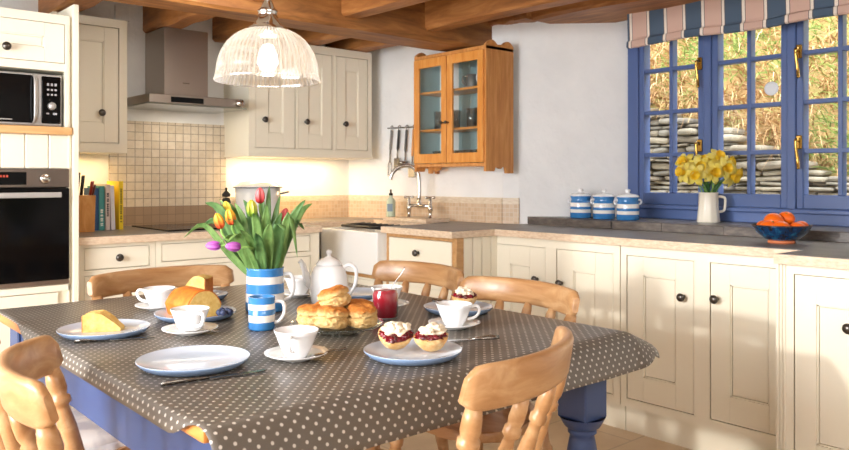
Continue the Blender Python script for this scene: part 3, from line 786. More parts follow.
MB().lathe([(0, 0), (.028, 0), (.03, .006), (.03, .10), (.022, .118), (.012, .126), (.012, .14), (0, .14)], 20).build('bottle', Mat('soap_green', srgb(196, 206, 180), 0.1).m, t)
MB().lathe([(0, .14), (.014, .14), (.014, .152), (.006, .156), (.006, .178), (0, .18)], 14).build('cap', BLACK, t)
MB().box(-.031, -.029, -.018, .018, .035, .085).build('label', plain('soap_label', (120, 138, 150), .5), t, xf=M4.Rotation(R(40), 4, 'Z'))
# hob
t = thing('hob', 'black glass induction hob set in the worktop under the steel hood', 'hob', (1.86, 4.1, .921))
MB().box(1.60, 2.16, 3.86, 4.38, .921, .929, .002).build('glass', BLACK_GLASS, t, True)
b = MB()
for (x, y, r) in ((1.74, 4.0, .08), (1.74, 4.25, .065), (2.02, 4.0, .065), (2.02, 4.25, .08)): b.lathe([(r - .002, 0), (r, 0), (r, .0006), (r - .002, .0006)], 40, (x, y, .929), closed=True)
b.build('ring_marks', plain('hob_marks', (110, 110, 112), .4), t, True)

# tall oven housing
t = thing('oven_housing', 'tall cream oven housing with top drawer and oak microwave shelf', 'cabinet', (.50, 3.72, 0))
b = MB(); W0, W1 = .50, 1.075
b.box(W0 - .02, W0, 3.72, 4.45, 0, 1.945).box(W1 - .02 + .02, W1 + .018, 3.74, 4.45, 0, 1.945)
b.box(W0, W1, 4.40, 4.45, 0, 1.945).box(W0, W1, 3.74, 4.40, 1.90, 1.94).box(W0, W1, 3.74, 4.4, 1.69, 1.715).box(W0, W1, 3.74, 4.4, .04, .715)
b.box(W0, W1, 3.78, 4.4, 1.225, 1.395).box(W0, W1, 3.77, 4.4, 0, .04)
b.build('body', CREAM, t, True)
b = MB(); b.box(W0, .555, 3.72, 3.74, 0, 1.945).box(1.056, W1, 3.72, 3.74, 1.43, 1.945).box(1.070, W1, 3.72, 3.74, 0, 1.397)
b.box(.555, 1.056, 3.72, 3.74, 1.905, 1.945).box(.555, 1.056, 3.72, 3.74, 1.688, 1.723)
b.box(W0, 1.075, 3.72, 3.74, .683, .712).box(W0, 1.065, 3.72, 3.74, 0, .12)
b.build('face_frame', CREAM, t, True)
b = MB()
for k in range(3): b.box(1.058 + .006 * k, 1.062 + .006 * k, 3.714, 3.72, 1.43, 1.90, .002)
b.box(W1 + .012, W1 + .036, 3.70, 4.45, 0, 2.0, .002)
b.build('end_panel', CREAM, t, True)
d = front_mb(0, .501, 0, .182, .085, .06, .06).build('drawer', CREAM, t, xf=M4.Translation((.055, 0, 1.723))); knob_mb(.055 + .255, 1.775, y=0).build('knob', PEWTER, d)
front_mb(0, .50, 0, .56, .08).build('drawer', CREAM, t, xf=M4.Translation((.03, .0, .121)))
MB().box(W0, 1.082, 3.695, 4.4, 1.397, 1.432, .003).build('shelf', OAK, t, True)
b = MB()
for k in range(6): b.box(W0 + .0975 * k + .001, W0 + .0975 * (k + 1) - .001, 3.722, 3.75, 1.243, 1.397, .004)
b.build('board_panel', CREAM, t, True)
# microwave
t = thing('microwave', 'black and silver microwave on the oak shelf above the oven', 'microwave', (.77, 3.95, 1.432))
MB().box(0.575, 1.052, 3.745, 4.15, 1.436, 1.672, .006).build('case', SILVER_PLASTIC, t, True)
MB().box(0.585, 0.928, 3.733, 3.746, 1.448, 1.662, .003).build('door', BLACK_GLASS, t, True)
MB().box(0.585, 0.840, 3.7315, 3.7345, 1.458, 1.462).build('trim_line', SILVER_PLASTIC, t, True)
b = MB()
pr = smooth_path([(.933, 3.745, 1.454), (.933, 3.715, 1.475), (.933, 3.708, 1.555), (.933, 3.715, 1.64), (.933, 3.745, 1.658)])
b.tube(pr, [(.016, .006)] * len(pr), 10); b.build('handle', SILVER_PLASTIC, t, True)
cp = MB().box(0.962, 1.042, 3.735, 3.746, 1.448, 1.662, .003).build('control_panel', BLACK_GLASS, t, True)
MB().lathe([(0, 0), (.018, 0), (.016, .018), (0, .02)], 24, M4.Translation((1.002, 3.735, 1.527)) @ M4.Rotation(R(90), 4, 'X')).build('dial', SILVER_PLASTIC, cp, True)
GP = plain('grey_print', (170, 170, 175), .4)
for i in range(3):
    for j in range(3): MB().box(.983 + .016 * i, .992 + .016 * i, 3.7335, 3.736, 1.575 + .022 * j, 1.583 + .022 * j + (.004 if j == 2 else 0)).build('button', GP, cp, True)
MB().box(.98, .992, 3.7335, 3.736, 1.490, 1.496).build('button', GP, cp, True); MB().box(1.008, 1.025, 3.7335, 3.736, 1.488, 1.497).build('button', GP, cp, True)
# oven
t = thing('oven', 'black glass built-in oven with steel control panel', 'oven', (.77, 3.95, .715))
MB().box(.505, 1.068, 3.745, 4.3, .716, 1.24).build('case', BLACK, t, True)
cp = MB().box(.502, 1.073, 3.716, 3.746, 1.158, 1.241, .002).build('control_panel', DARK_STEEL, t, True)
dp = MB().box(.60, .893, 3.712, 3.718, 1.17, 1.226, .001).build('display', BLACK_GLASS, cp, True)
b = MB()
for k in range(4): b.box(.775 + .012 * k, .783 + .012 * k, 3.7105, 3.713, 1.203, 1.213)
b.build('digits', RED_LED, dp, True)
MB().lathe([(0, 0), (.024, 0), (.022, .016), (.019, .02), (0, .021)], 28, M4.Translation((.968, 3.716, 1.197)) @ M4.Rotation(R(90), 4, 'X')).build('knob', CHROME, cp, True)
d = MB().box(.502, 1.073, 3.712, 3.746, .737, 1.154, .003).build('door', BLACK_GLASS, t, True)
MB().box(.503, 1.072, 3.713, 3.746, .716, .736, .001).build('bottom_trim', STEEL, t, True)
b = MB(); b.box(.56, 1.028, 3.667, 3.679, 1.112, 1.136, .004, seg=2).box(.60, .615, 3.675, 3.715, 1.116, 1.132).box(.98, .995, 3.675, 3.715, 1.116, 1.132); b.build('handle', SILVER_PLASTIC, d, True)

# wall cabinets
cabinet('wall_cabinet', 'narrow cream wall cabinet above the books and knife block', 'cabinet', (1.125, 4.17), 0, .375, .33, 1.335, 2.05,
        [(.032, .332, 1.385, 2.005, 'door', (.236, 1.545), .075, .10, .075)])
t = cabinet('wall_cabinet', 'wide cream three-door wall cabinet in the corner above the bread bin', 'cabinet', (2.228, 4.17), 0, .93, .33, 1.342, 2.055,
        [(.045, .325, 1.385, 2.005, 'door', (.10, 1.558), .085, .085, .085), (.345, .605, 1.385, 2.005, 'door', (.40, 1.558), .075, .085, .085), (.635, .895, 1.385, 2.005, 'door', (.70, 1.558), .075, .085, .085)])
MB().box(-.004, .934, -.006, .33, 1.33, 1.345, .002).build('light_rail', CREAM, t)
# hood
t = thing('cooker_hood', 'brushed steel cooker hood and chimney over the hob', 'hood', (1.87, 4.3, 1.61))
MB().box(1.723, 1.985, 4.21, 4.495, 1.66, 2.055, .002).build('chimney', STEEL, t, True)
cp = MB().box(1.59, 2.145, 4.09, 4.495, 1.612, 1.662, .003).build('canopy', STEEL, t, True)
MB().box(1.71, 1.90, 4.086, 4.095, 1.620, 1.650).build('control_strip', BLACK_GLASS, cp, True)
MB().box(1.83, 1.87, 4.2085, 4.211, 1.742, 1.747).build('badge', SILVER, t, True)
MB().lathe([(0, 0), (.022, 0), (.022, .03), (0, .03)], 20, M4.Translation((2.12, 4.09, 1.637)) @ M4.Rotation(R(90), 4, 'X')).build('knob', CHROME, cp, True)
MB().box(1.575, 2.165, 4.075, 4.495, 1.603, 1.612).build('glass_visor', PLATE_GLASS, t, True)

tag(MB().box(1.545, 1.632, 4.488, 4.499, 2.115, 2.20, .003).build('wall_vent', PLASTER), 'square white vent plate high on the wall beside the hood chimney', 'vent')
# pine cabinet with glazed doors
t = thing('display_cabinet', 'pine display cabinet with two glazed doors on the white wall', 'cabinet', (3.19, 3.755, 1.24), RZ)
PW, PD = .645, .235
def scallop_side(x0, x1):
    n = 24; top = []; bot = []
    for i in range(n + 1):
        u = i / n; y = u * PD
        if u < .42: zt = .745 + .028 * sin(pi * min(1, u / .42 * 1.0 + .0)) * 1.0
        elif u < .58: zt = .745 + .004
        else: zt = .745 + .028 * sin(pi * min(1, (u - .58) / .42)) + .002
        zb = 0.0 if u < .3 else (.022 if u < .5 else (.010 + .02 * abs(sin(u * 12))) if u < .75 else -.012)
        top.append((y, zt)); bot.append((y, zb))
    poly = bot + top[::-1]
    b = MB(); b.prism(poly, x0, x1, M4(((0, 0, 1, 0), (1, 0, 0, 0), (0, 1, 0, 0), (0, 0, 0, 1)))); return b
scallop_side(0, .02).build('side_panel', PINE, t); scallop_side(PW - .02, PW).build('side_panel', PINE, t)
MB().box(.02, PW - .02, .002, PD, .03, .05).build('bottom_board', PINE, t); MB().box(.0, PW - .0, -.004, PD, .715, .738, .003).build('top_board', PINE, t)
MB().box(.02, PW - .02, PD - .014, PD - .002, .05, .715).build('back_panel', TEAL, t)
MB().box(.0201, .022, .004, PD - .014, .05, .715).box(PW - .022, PW - .0201, .004, PD - .014, .05, .715).build('lining', TEAL, t)
b = MB(); b.prism([(.02, .03), (.14, .03), (.13, .01), (.10, .0), (.085, .012), (.07, .012), (.05, -.012), (.02, -.012)], .1, .115, M4(((1, 0, 0, 0), (0, 0, 1, 0), (0, 1, 0, 0), (0, 0, 0, 1)))); b.build('bracket', PINE, t)
for z in (.255, .495): MB().box(.02, PW - .02, .025, PD - .014, z, z + .014).build('shelf', PINE_DOOR, t)
for x0, x1, kx in ((.012, .318, .30), (.324, .633, .342)):
    b = MB(); st = .046; z0, z1 = .052, .712
    b.box(x0, x0 + st, -.018, .002, z0, z1, .003).box(x1 - st, x1, -.018, .002, z0, z1, .003).box(x0 + st, x1 - st, -.0175, .002, z0, z0 + .06, .002).box(x0 + st, x1 - st, -.0175, .002, z1 - .055, z1, .002)
    d = b.build('door', PINE_DOOR, t)
    MB().box(x0 + st - .004, x1 - st + .004, -.009, -.006, z0 + .056, z1 - .051).build('pane', CAB_GLASS, d)
    knob_mb(kx, .30, s=.55, y=-.018).build('knob', PEWTER, d)
# contents of the pine cabinet: local (along, deep, height) -> world
def pc(x, y, z): return (3.19 + y, 3.755 - x, 1.24 + z)
def tumbler(label, group, loc, h=.10, r=.03, src=[None]):
    b = MB(); b.lathe([(0, 0), (r * .85, 0), (r, h), (r - .002, h), (r * .85 - .002, .006), (0, .006)], 20)
    o = b.build('tumbler', TUMBLER); o.location = loc; return tag(o, label, 'glass', group)
proto = tumbler('glass on the pine cabinet bottom, behind the door nearer the sink', 'glasses low in the pine cabinet', pc(.075, .13, .050), .085)
for x in (.125, .175, .225, .275): dup(proto, pc(x, .12 + .02 * ((x * 40) % 2), .050))
for x in (.37, .425, .48, .535, .59): dup(proto, pc(x, .12, .050), label='glass on the pine cabinet bottom, behind the door nearer the window')
proto = tumbler('tall glass on the pine cabinet shelf, behind the door nearer the sink', 'glasses on the lower shelf of the pine cabinet', pc(.10, .12, .269), .12, .032)
for x in (.18, .25): dup(proto, pc(x, .13, .269))
for x in (.40, .47, .545): dup(proto, pc(x, .12, .269), label='tall glass on the pine cabinet shelf, behind the door nearer the window')
def mug(name, label, loc, mat, r, h, hang, cat='mug', hm=None):
    t = thing(name, label, cat, loc, hang)
    MB().lathe([(0, 0), (r * .9, 0), (r, .006), (r, h), (r - .004, h), (r - .004, .008), (0, .008)], 28).build('body', mat, t)
    MB().tube(smooth_path([(r - .004, 0, h * .85), (r + .022, 0, h * .82), (r + .026, 0, h * .5), (r + .012, 0, h * .25), (r - .004, 0, h * .2)]), .0055, 8).build('handle', hm or mat, t); return t
mug('mug', 'grey mug on the top shelf of the pine cabinet', pc(.43, .10, .509), plain('grey_glaze', (120, 120, 118), .3), .036, .085, R(150))
mug('mug', 'white mug on the top shelf of the pine cabinet', pc(.55, .10, .509), WHITE, .034, .085, R(150))
t = thing('storage_jar', 'small lidded glass jar behind the tall glasses in the pine cabinet', 'jar', pc(.59, .17, .269))
MB().lathe([(0, 0), (.035, 0), (.035, .11), (.03, .12), (0, .12)], 20).build('body', TUMBLER, t); MB().lathe([(0, .12), (.032, .12), (.032, .135), (.01, .14), (.012, .155), (0, .16)], 20).build('lid', WHITE, t)

# utensil rail
t = thing('utensil_rail', 'thin steel rail on the white wall behind the tap', 'rail', (3.33, 4.0, 1.545))
b = MB(); b.tube([(3.29, 4.16, 1.545), (3.365, 3.80, 1.545)], .005, 8); b.tube([(3.30, 4.10, 1.545), (3.315, 4.103, 1.545)], .004, 6).tube([(3.36, 3.82, 1.545), (3.385, 3.825, 1.545)], .004, 6)
b.build('bar', SILVER, t, True)
def hung(name, label, cat, y, handle_mat, hl, draw, rz=0):
    x = 3.29 + (4.16 - y) / .36 * .075 - .012
    t = thing(name, label, cat, (x, y, 1.178), 0); t.scale = (1.2, 1.2, 1.2)
    b = MB(); b.tube(smooth_path([(0.012, 0, .305), (.008, 0, .318), (-.004, 0, .312), (-.002, 0, .29)], 4), .0028, 6); b.build('hook', SILVER, t)
    MB().tube(smooth_path([(0, 0, .292), (0, .006, .292 - hl * .5), (0, .012, .292 - hl)]), [(.011, .007)] * 13, 8).build('handle', handle_mat, t)
    b = MB(); draw(b, .292 - hl); b.build('head', SILVER, t); return t
def fork(b, z):
    b.tube([(0, .012, z), (0, .016, z - .07)], .004, 6)
    for s in (-1, 1): b.tube(smooth_path([(0, .016, z - .07), (0, .016 + .013 * s, z - .085), (0, .018 + .013 * s, z - .15)]), .003, 6)
def slice_(b, z):
    b.tube([(0, .012, z), (0, .016, z - .05)], .004, 6); b.box(-.003, .003, -.012, .045, z - .12, z - .05, .002)
def ladle(b, z):
    b.tube([(0, .012, z), (0, .014, z - .06)], .004, 6); b.lathe([(0, 0), (.018, .006), (.032, .022), (.036, .036), (.034, .036), (.016, .010), (0, .004)], 18, (-.02, .014, z - .095))
hung('carving_fork', 'long two-pronged fork at the end of the rail nearest the wall cabinet', 'fork', 4.115, plain('grey_handle', (150, 146, 140), .4), .11, fork)
hung('fish_slice', 'black-handled fish slice hanging second on the steel rail', 'spatula', 4.05, BLACK, .11, slice_)
hung('ladle', 'steel ladle with dark handle hanging in the middle of the rail', 'ladle', 3.985, plain('dark_grey_handle', (84, 82, 80), .4), .12, ladle)
hung('wooden_spatula', 'brown wooden-handled spatula at the rail end by the pine cabinet', 'spatula', 3.925, BLOCK, .15, slice_)

# ------------------------------------------------------------ things on the back worktop
WTZ = .921
t = thing('bread_bin', 'white enamel bread bin with domed lid in the corner under the wall cabinet', 'bin', (2.36, 4.30, WTZ))
MB().lathe([(0, 0), (.125, 0), (.13, .01), (.14, .215), (0, .215)], 36).build('body', ENAMEL, t)
lid = MB().lathe([(.0, .215), (.15, .218), (.15, .224), (.135, .232), (.11, .25), (.06, .265), (0, .27)], 36).build('lid', ENAMEL, t)
MB().lathe([(.148, .217), (.153, .217), (.153, .222), (.148, .222)], 36, closed=True).build('rim', STONE_RIM, lid)
MB().tube(smooth_path([(.142, -.03, .18), (.185, -.03, .19), (.185, .03, .19), (.142, .03, .18)]), .006, 8).build('handle', STONE_RIM, t, xf=M4.Rotation(R(-35), 4, 'Z'))
t = thing('pepper_mill', 'dark pepper mill standing beside the white bread bin', 'mill', (2.16, 4.33, WTZ))
MB().lathe([(0, 0), (.028, 0), (.03, .02), (.02, .05), (.018, .09), (.028, .13), (.022, .155), (0, .16)], 20).build('body', DARK, t)
MB().lathe([(0, .16), (.024, .165), (.026, .18), (.012, .195), (.006, .2), (.008, .215), (0, .222)], 20).build('top', DARK, t)
t = thing('knife_block', 'wooden knife block beside the oven housing', 'knife block', (1.265, 4.15, WTZ), R(-10))
b = MB(); b.prism([(-.05, -.05), (.05, -.05), (.05, .06), (-.05, .06)], 0, .19, M4(((1, 0, 0, 0), (0, 1, -.18, 0), (0, 0, 1, 0), (0, 0, 0, 1)))); b.build('block', BLOCK, t)
KN = [(-.035, .02, BLACK, .115, 'black-handled knife standing tallest at the back of the block'), (-.01, .03, BLACK, .10, 'black-handled knife tilting beside the tallest one in the block'), (.02, -.02, plain('red_handle', (140, 44, 30), .35), .07, 'red-brown handled knife low at the front of the block'), (.035, .0, plain('brown_handle', (92, 40, 30), .35), .05, 'dark brown handled knife nearest the blue book')]
for dx, dy, hm, L, lab in KN:
    k = thing('kitchen_knife', lab, 'knife', (1.265 + dx, 4.15 + dy - .034, WTZ + .191), 0, 'knives in the block')
    MB().tube([(0, 0, 0), (.004, -.006, L * .5), (.004, -.022, L)], [(.010, .007), (.011, .008), (.012, .008)], 10).build('handle', hm, k)
    MB().box(-.001, .001, -.008, .008, -.09, .004).build('blade', SILVER, k, xf=M4.Translation((0, .008, 0)))
def book(name_lab, x0, x1, h, d, cov, lean=0.0, letters=None):
    t = thing('book', name_lab, 'book', ((x0 + x1) / 2, 4.19, WTZ), 0, 'books by the knife block')
    t.rotation_euler = (0, lean, 0); w_ = (x1 - x0) / 2 - .0006
    b = MB(); b.box(-w_, -w_ + .002, 0, d, 0, h).box(w_ - .002, w_, 0, d, 0, h).box(-w_, w_, -.002, .001, 0, h, .0008); b.build('cover', cov, t)
    MB().box(-w_ + .002, w_ - .002, .001, d - .004, .003, h - .003).build('pages', plain('paper', (240, 234, 220), .8), t)
    if letters:
        b = MB(); random.seed(int(x0 * 1000)); z = h * letters[1]
        while z < h * letters[2]:
            q = random.uniform(.006, .011); b.box(-w_ * .45, w_ * .45, -.0028, -.0019, z, z + q); z += q + random.choice((.002, .002, .008))
        b.build('spine_lettering', letters[0], t)
    return t
INK = plain('dark_ink', (60, 56, 58), .6); PALE = plain('pale_ink', (224, 230, 226), .6)
book('dark blue book leaning against the knife block', 1.334, 1.357, .225, .17, plain('blue_cover', (38, 84, 132), .5))
book('teal green book next to the dark blue one', 1.358, 1.388, .235, .19, plain('teal_cover', (70, 150, 148), .5), 0, (PALE, .1, .45))
book('pinkish white book with dark spine lettering', 1.392, 1.416, .245, .18, plain('pink_cover', (222, 206, 200), .5), 0, (INK, .3, .8))
book('thin white book leaning beside the yellow one', 1.423, 1.445, .238, .18, plain('white_cover', (232, 230, 236), .5), R(-2), (PALE, .2, .7))
book('bright yellow book at the hob end of the row', 1.462, 1.486, .262, .19, plain('yellow_cover', (246, 214, 30), .5), 0, (plain('olive_ink', (150, 130, 30), .6), .15, .85))
# ------------------------------------------------------------ things on the ledge and worktop under the window
def canister(label, y, txt):
    t = thing('canister', label, 'canister', (3.66, y, .9655), 0, 'striped canisters on the window ledge')
    MB().lathe([(0, 0), (.058, 0), (.062, .004), (.062, .082), (.058, .098), (.054, .104), (.060, .122), (.062, .128), (.0, .128)], 36).build('body', CAN_ST, t)
    lid = MB().lathe([(0, .128), (.064, .128), (.064, .133), (.05, .142), (.02, .147), (.010, .150), (.010, .156), (.016, .164), (.012, .171), (0, .172)], 32).build('lid', WHITE, t)
    if txt:
        b = MB()
        for k, s in enumerate(txt):
            for seg in s: b.box(-.0625, -.061, seg[0] - .008 * (k - len(txt) / 2) * 1.6, seg[1] - .008 * (k - len(txt) / 2) * 1.6, .072 + seg[2], .072 + seg[3])
        b.build('faint_lettering', plain('canister_lettering', (150, 150, 160), .4), t, xf=M4.Rotation(R(48), 4, 'Z'))
    for s in (-1, 1):
        a = R(138 + 0) + (0 if s > 0 else pi)
        MB().tube(smooth_path([(.056 * cos(a), .056 * sin(a), .088), (.072 * cos(a), .072 * sin(a), .092), (.072 * cos(a), .072 * sin(a), .108), (.056 * cos(a), .056 * sin(a), .114)], 4), .006, 8).build('lug', WHITE, t)
    return t
dash = [(-.003, .003, 0, .001), (-.003, -.002, 0, .008), (-.003, .003, .007, .008)]
canister('blue and white striped canister farthest from the window', 2.79, None)
canister('blue and white striped canister in the middle of the three', 2.625, [dash] * 4)
canister('blue and white striped canister nearest the window frame', 2.465, [dash] * 2)
t = thing('jug', 'cream fluted jug holding daffodils on the window ledge', 'jug', (3.80, 2.06, .9655))
MB().lathe([(0, 0), (.056, 0), (.058, .004), (.050, .08), (.048, .15), (.050, .158), (.046, .158), (.044, .15), (.046, .08), (.05, .008), (0, .008)], 40, flute=lambda i, z: .02 * (1 if i % 4 < 2 else -1)).build('body', CREAM_CHINA, t)
MB().tube(smooth_path([(.044, 0, .135), (.085, 0, .13), (.088, 0, .09), (.08, 0, .06), (.05, 0, .055)]), .007, 8).build('handle', CREAM_CHINA, t, xf=M4.Rotation(R(-41), 4, 'Z'))
Fv, Rv = V((sin(R(41.1)), cos(R(41.1)), 0)), V((cos(R(41.1)), -sin(R(41.1)), 0))
def daffodil(label, l, z, f, face, i):
    base = V((3.80, 2.06, 1.09)) + Rv * (.018 * cos(i * 2.4)) + Fv * (.018 * sin(i * 2.4))
    tip = V((3.80, 2.06, 0)) + Rv * l + Fv * f + V((0, 0, z))
    t = thing('daffodil', label, 'flower', tuple(base), 0, 'daffodils in the cream jug')
    mid = base * .45 + tip * .55 + V((0, 0, .02))
    MB().tube(smooth_path([base, mid, tip - face * .02]), .0032, 7).build('stem', STEM, t, True)
    q = face.to_track_quat('Z', 'Y').to_matrix().to_4x4(); xf = M4.Translation(tip) @ q @ M4.Scale(1.25, 4)
    b = MB()
    for k in range(6):
        a = k * pi / 3 + i; d = V((cos(a), sin(a), 0)); s = V((-sin(a), cos(a), 0)); zz = .002 * (k % 2)
        b.ribbon([d * .006 + V((0, 0, zz)), d * .022 + V((0, 0, zz + .004)), d * .038 + V((0, 0, zz + .003)), d * .052 + V((0, 0, zz - .004))], [.007, .016, .014, .002], s, .0006, .12)
    b.bm.transform(xf); b.build('petals', YELLOW, t, True)
    b = MB(); b.lathe([(.008, 0), (.012, .006), (.014, .022), (.021, .034), (.020, .034), (.012, .022), (.010, .006), (0, .004)], 20, flute=lambda i_, z_: .08 * (1 if i_ % 2 else -1) * (z_ > .03)); b.bm.transform(xf); b.build('trumpet', TRUMPET, t, True)
    if i % 2 == 0:
        b = MB(); e = base + Rv * (l * .45) + Fv * (f * .5 - .02) + V((0, 0, .09 + .01 * (i % 3))); b.ribbon([base, base * .5 + e * .5 + V((0, 0, .02)), e], [.006, .007, .001], Rv, .0006, .2); b.build('leaf', DAFF_LEAF, t, True)
DF = [(-.155, 1.235, -.02, (-.8, -.3, .1), 'pale yellow daffodil at the edge of the bunch nearest the canisters'), (-.135, 1.285, .02, (-.6, -.5, .3), 'daffodil high on the canister side of the bunch'),
      (-.10, 1.225, -.05, (-.4, -.9, -.1), 'golden daffodil facing the room, low on the canister side'), (-.065, 1.265, -.03, (-.2, -1, .1), 'golden daffodil facing the room near the middle of the bunch'),
      (-.02, 1.285, .02, (.0, -.8, .6), 'daffodil tilted up at the centre back of the bunch'), (.005, 1.235, -.05, (.1, -1, .0), 'pale daffodil in the centre front of the bunch'),
      (.055, 1.31, .0, (.1, -.8, .5), 'topmost daffodil of the bunch'), (.075, 1.255, -.05, (.2, -1, .1), 'large golden daffodil facing the room below the topmost one'),
      (.115, 1.285, .01, (.6, -.6, .3), 'daffodil high on the orange bowl side of the bunch'), (.125, 1.215, -.03, (.5, -.8, -.3), 'daffodil drooping low toward the bowl of oranges'), (.155, 1.235, .0, (.8, -.5, .0), 'daffodil at the edge of the bunch nearest the orange bowl')]
for i, (l, z, f, fc, lab) in enumerate(DF):
    fd = (Rv * fc[0] + Fv * fc[1] + V((0, 0, fc[2]))).normalized(); daffodil(lab, l * .86, z - .006, f, fd, i)
# fruit bowl
t = thing('fruit_bowl', 'blue glazed bowl on a terracotta foot on the worktop corner', 'bowl', (3.30, 1.455, WTZ))
MB().lathe([(.05, .012), (.07, .02), (.10, .045), (.117, .072), (.120, .077), (.115, .077), (.096, .05), (.06, .026), (0, .022)], 44).build('body', BOWL_BLUE, t)
MB().lathe([(0, 0), (.052, 0), (.056, .006), (.05, .014), (0, .014)], 32).build('foot', TERRACOTTA, t)
MB().lathe([(.114, .0755), (.121, .0755), (.1215, .0795), (.115, .0795)], 44, closed=True).build('rim', RIM_BROWN, t)
OR = [(-.062, -.012, .068, .032, 'orange against the bowl rim nearest the daffodils'), (-.022, -.045, .066, .034, 'orange low at the front of the bowl'), (.045, -.045, .062, .033, 'orange low at the front beside the small one'), (-.028, .012, .092, .039, 'large orange piled in the middle of the bowl'),
      (.033, .03, .102, .034, 'topmost orange in the bowl'), (.085, .0, .068, .029, 'small orange at the rim on the camera side'), (0.01, .07, .066, .032, 'orange half hidden at the back of the bowl'), (-.05, .06, .066, .030, 'orange tucked behind the large one in the bowl')]
for k, (l, f, z, r, lab) in enumerate(OR):
    p = V((3.30, 1.455, WTZ)) + Rv * l + Fv * f
    o = thing('orange', lab, 'orange', (p.x, p.y, WTZ + z - r * .9), 0, 'oranges in the blue bowl')
    MB().blob((0, 0, r * .92), r, 3, .03, 1.5, k, (1.06, 1.06, .92)).build('skin', ORANGE, o)
    MB().lathe([(0, 0), (.005, 0), (.004, .003), (0, .003)], 8, M4.Rotation(R(30 + 20 * k), 4, 'X')).build('stem_scar', plain('green_scar', (120, 120, 60), .6), o, xf=M4.Translation((0, 0, r * .92)) @ M4.Rotation(k * 1.3, 4, 'Z') @ M4.Rotation(R(40), 4, 'X') @ M4.Translation((0, 0, r * .93)))

# ================================================================== PENDANT
t = thing('pendant_lamp', 'ribbed glass dome pendant lamp hanging over the table', 'lamp', (1.105, 1.955, 1.478))
rim, H_ = .150, .158
prof_o = [(rim, 0), (rim + .002, .004), (rim, .010), (rim - .005, .022)] + [((rim - .006) * cos(a) ** .85 if a < 1.5 else 0.0, .024 + (H_ - .024) * sin(a)) for a in [i * 1.22 / 14 for i in range(15)]]
prof_i = [(r - .003, z) for r, z in prof_o][::-1]
sh = MB().lathe(prof_o + prof_i, 144, flute=lambda i, z: (.011 if i % 2 else -.011) if z > .012 else 0, closed=True).build('shade', SHADE, t)
zt = H_ * sin(1.22)
MB().lathe([(.066, zt - .010), (.060, zt + .004), (.045, zt + .012), (.030, zt + .03), (.026, zt + .05), (.030, zt + .055), (.020, zt + .065), (.012, zt + .085), (0, zt + .088)], 32).build('gallery', CHROME, t)
b = MB(); z = zt + .088
for k in range(26):
    a = k % 2; c = []
    for q in range(13):
        th = 2 * pi * q / 12; u_, v_ = .009 * cos(th), .015 * sin(th)
        c.append((u_ if a else 0, 0 if a else u_, z + .012 + v_))
    b.tube(c, .0022, 6, cap=False); z += .0235
b.build('chain', CHROME, t)
MB().lathe([(0, .03), (.02, .034), (.03, .055), (.026, .08), (.014, .105), (0, .11)], 20).build('bulb', BULB, t)
light('pendant_bulb', 'POINT', (1.105, 1.955, 1.478 + .06), 5, (1.0, 0.86, 0.66), 0.035)

# ================================================================== TABLE
TX0, TX1, TY0, TY1, TT = .58, 1.83, 1.25, 2.75, .766
t = thing('dining_table', 'navy painted dining table under the polka dot cloth', 'table', (1.2, 2.0, 0))
MB().box(TX0, TX1, TY0, TY1, .735, TT, .008, seg=2).build('tabletop', TOPWOOD, t, True)
b = MB(); i_ = .035
b.box(TX0 + i_, TX0 + i_ + .025, TY0 + .08, TY1 - .08, .60, .735, .003).box(TX1 - i_ - .025, TX1 - i_, TY0 + .08, TY1 - .08, .635, .735, .003)
b.box(TX0 + .08, TX1 - .08, TY0 + i_, TY0 + i_ + .025, .635, .735, .003).box(TX0 + .08, TX1 - .08, TY1 - i_ - .025, TY1 - i_, .635, .735, .003)
b.build('apron', TABLE_BLUE, t, True)
for x in (TX0 + .075, TX1 - .105):
    for y in (TY0 + .06, TY1 - .075):
        b = MB(); s = .049
        b.box(x - s, x + s, y - s, y + s, .535, .735, .004)
        b.lathe([(s * 1.32, .539), (s * 1.0, .512), (.042, .508), (.036, .506), (.040, .50), (.040, .494), (.033, .488), (.036, .475), (.046, .42), (.04, .34), (.028, .16), (.026, .12), (.034, .105), (.034, .095), (.024, .085), (.022, .0), (0, 0)], 24, (x, y, 0))
        b.build('leg', TABLE_BLUE, t, True)
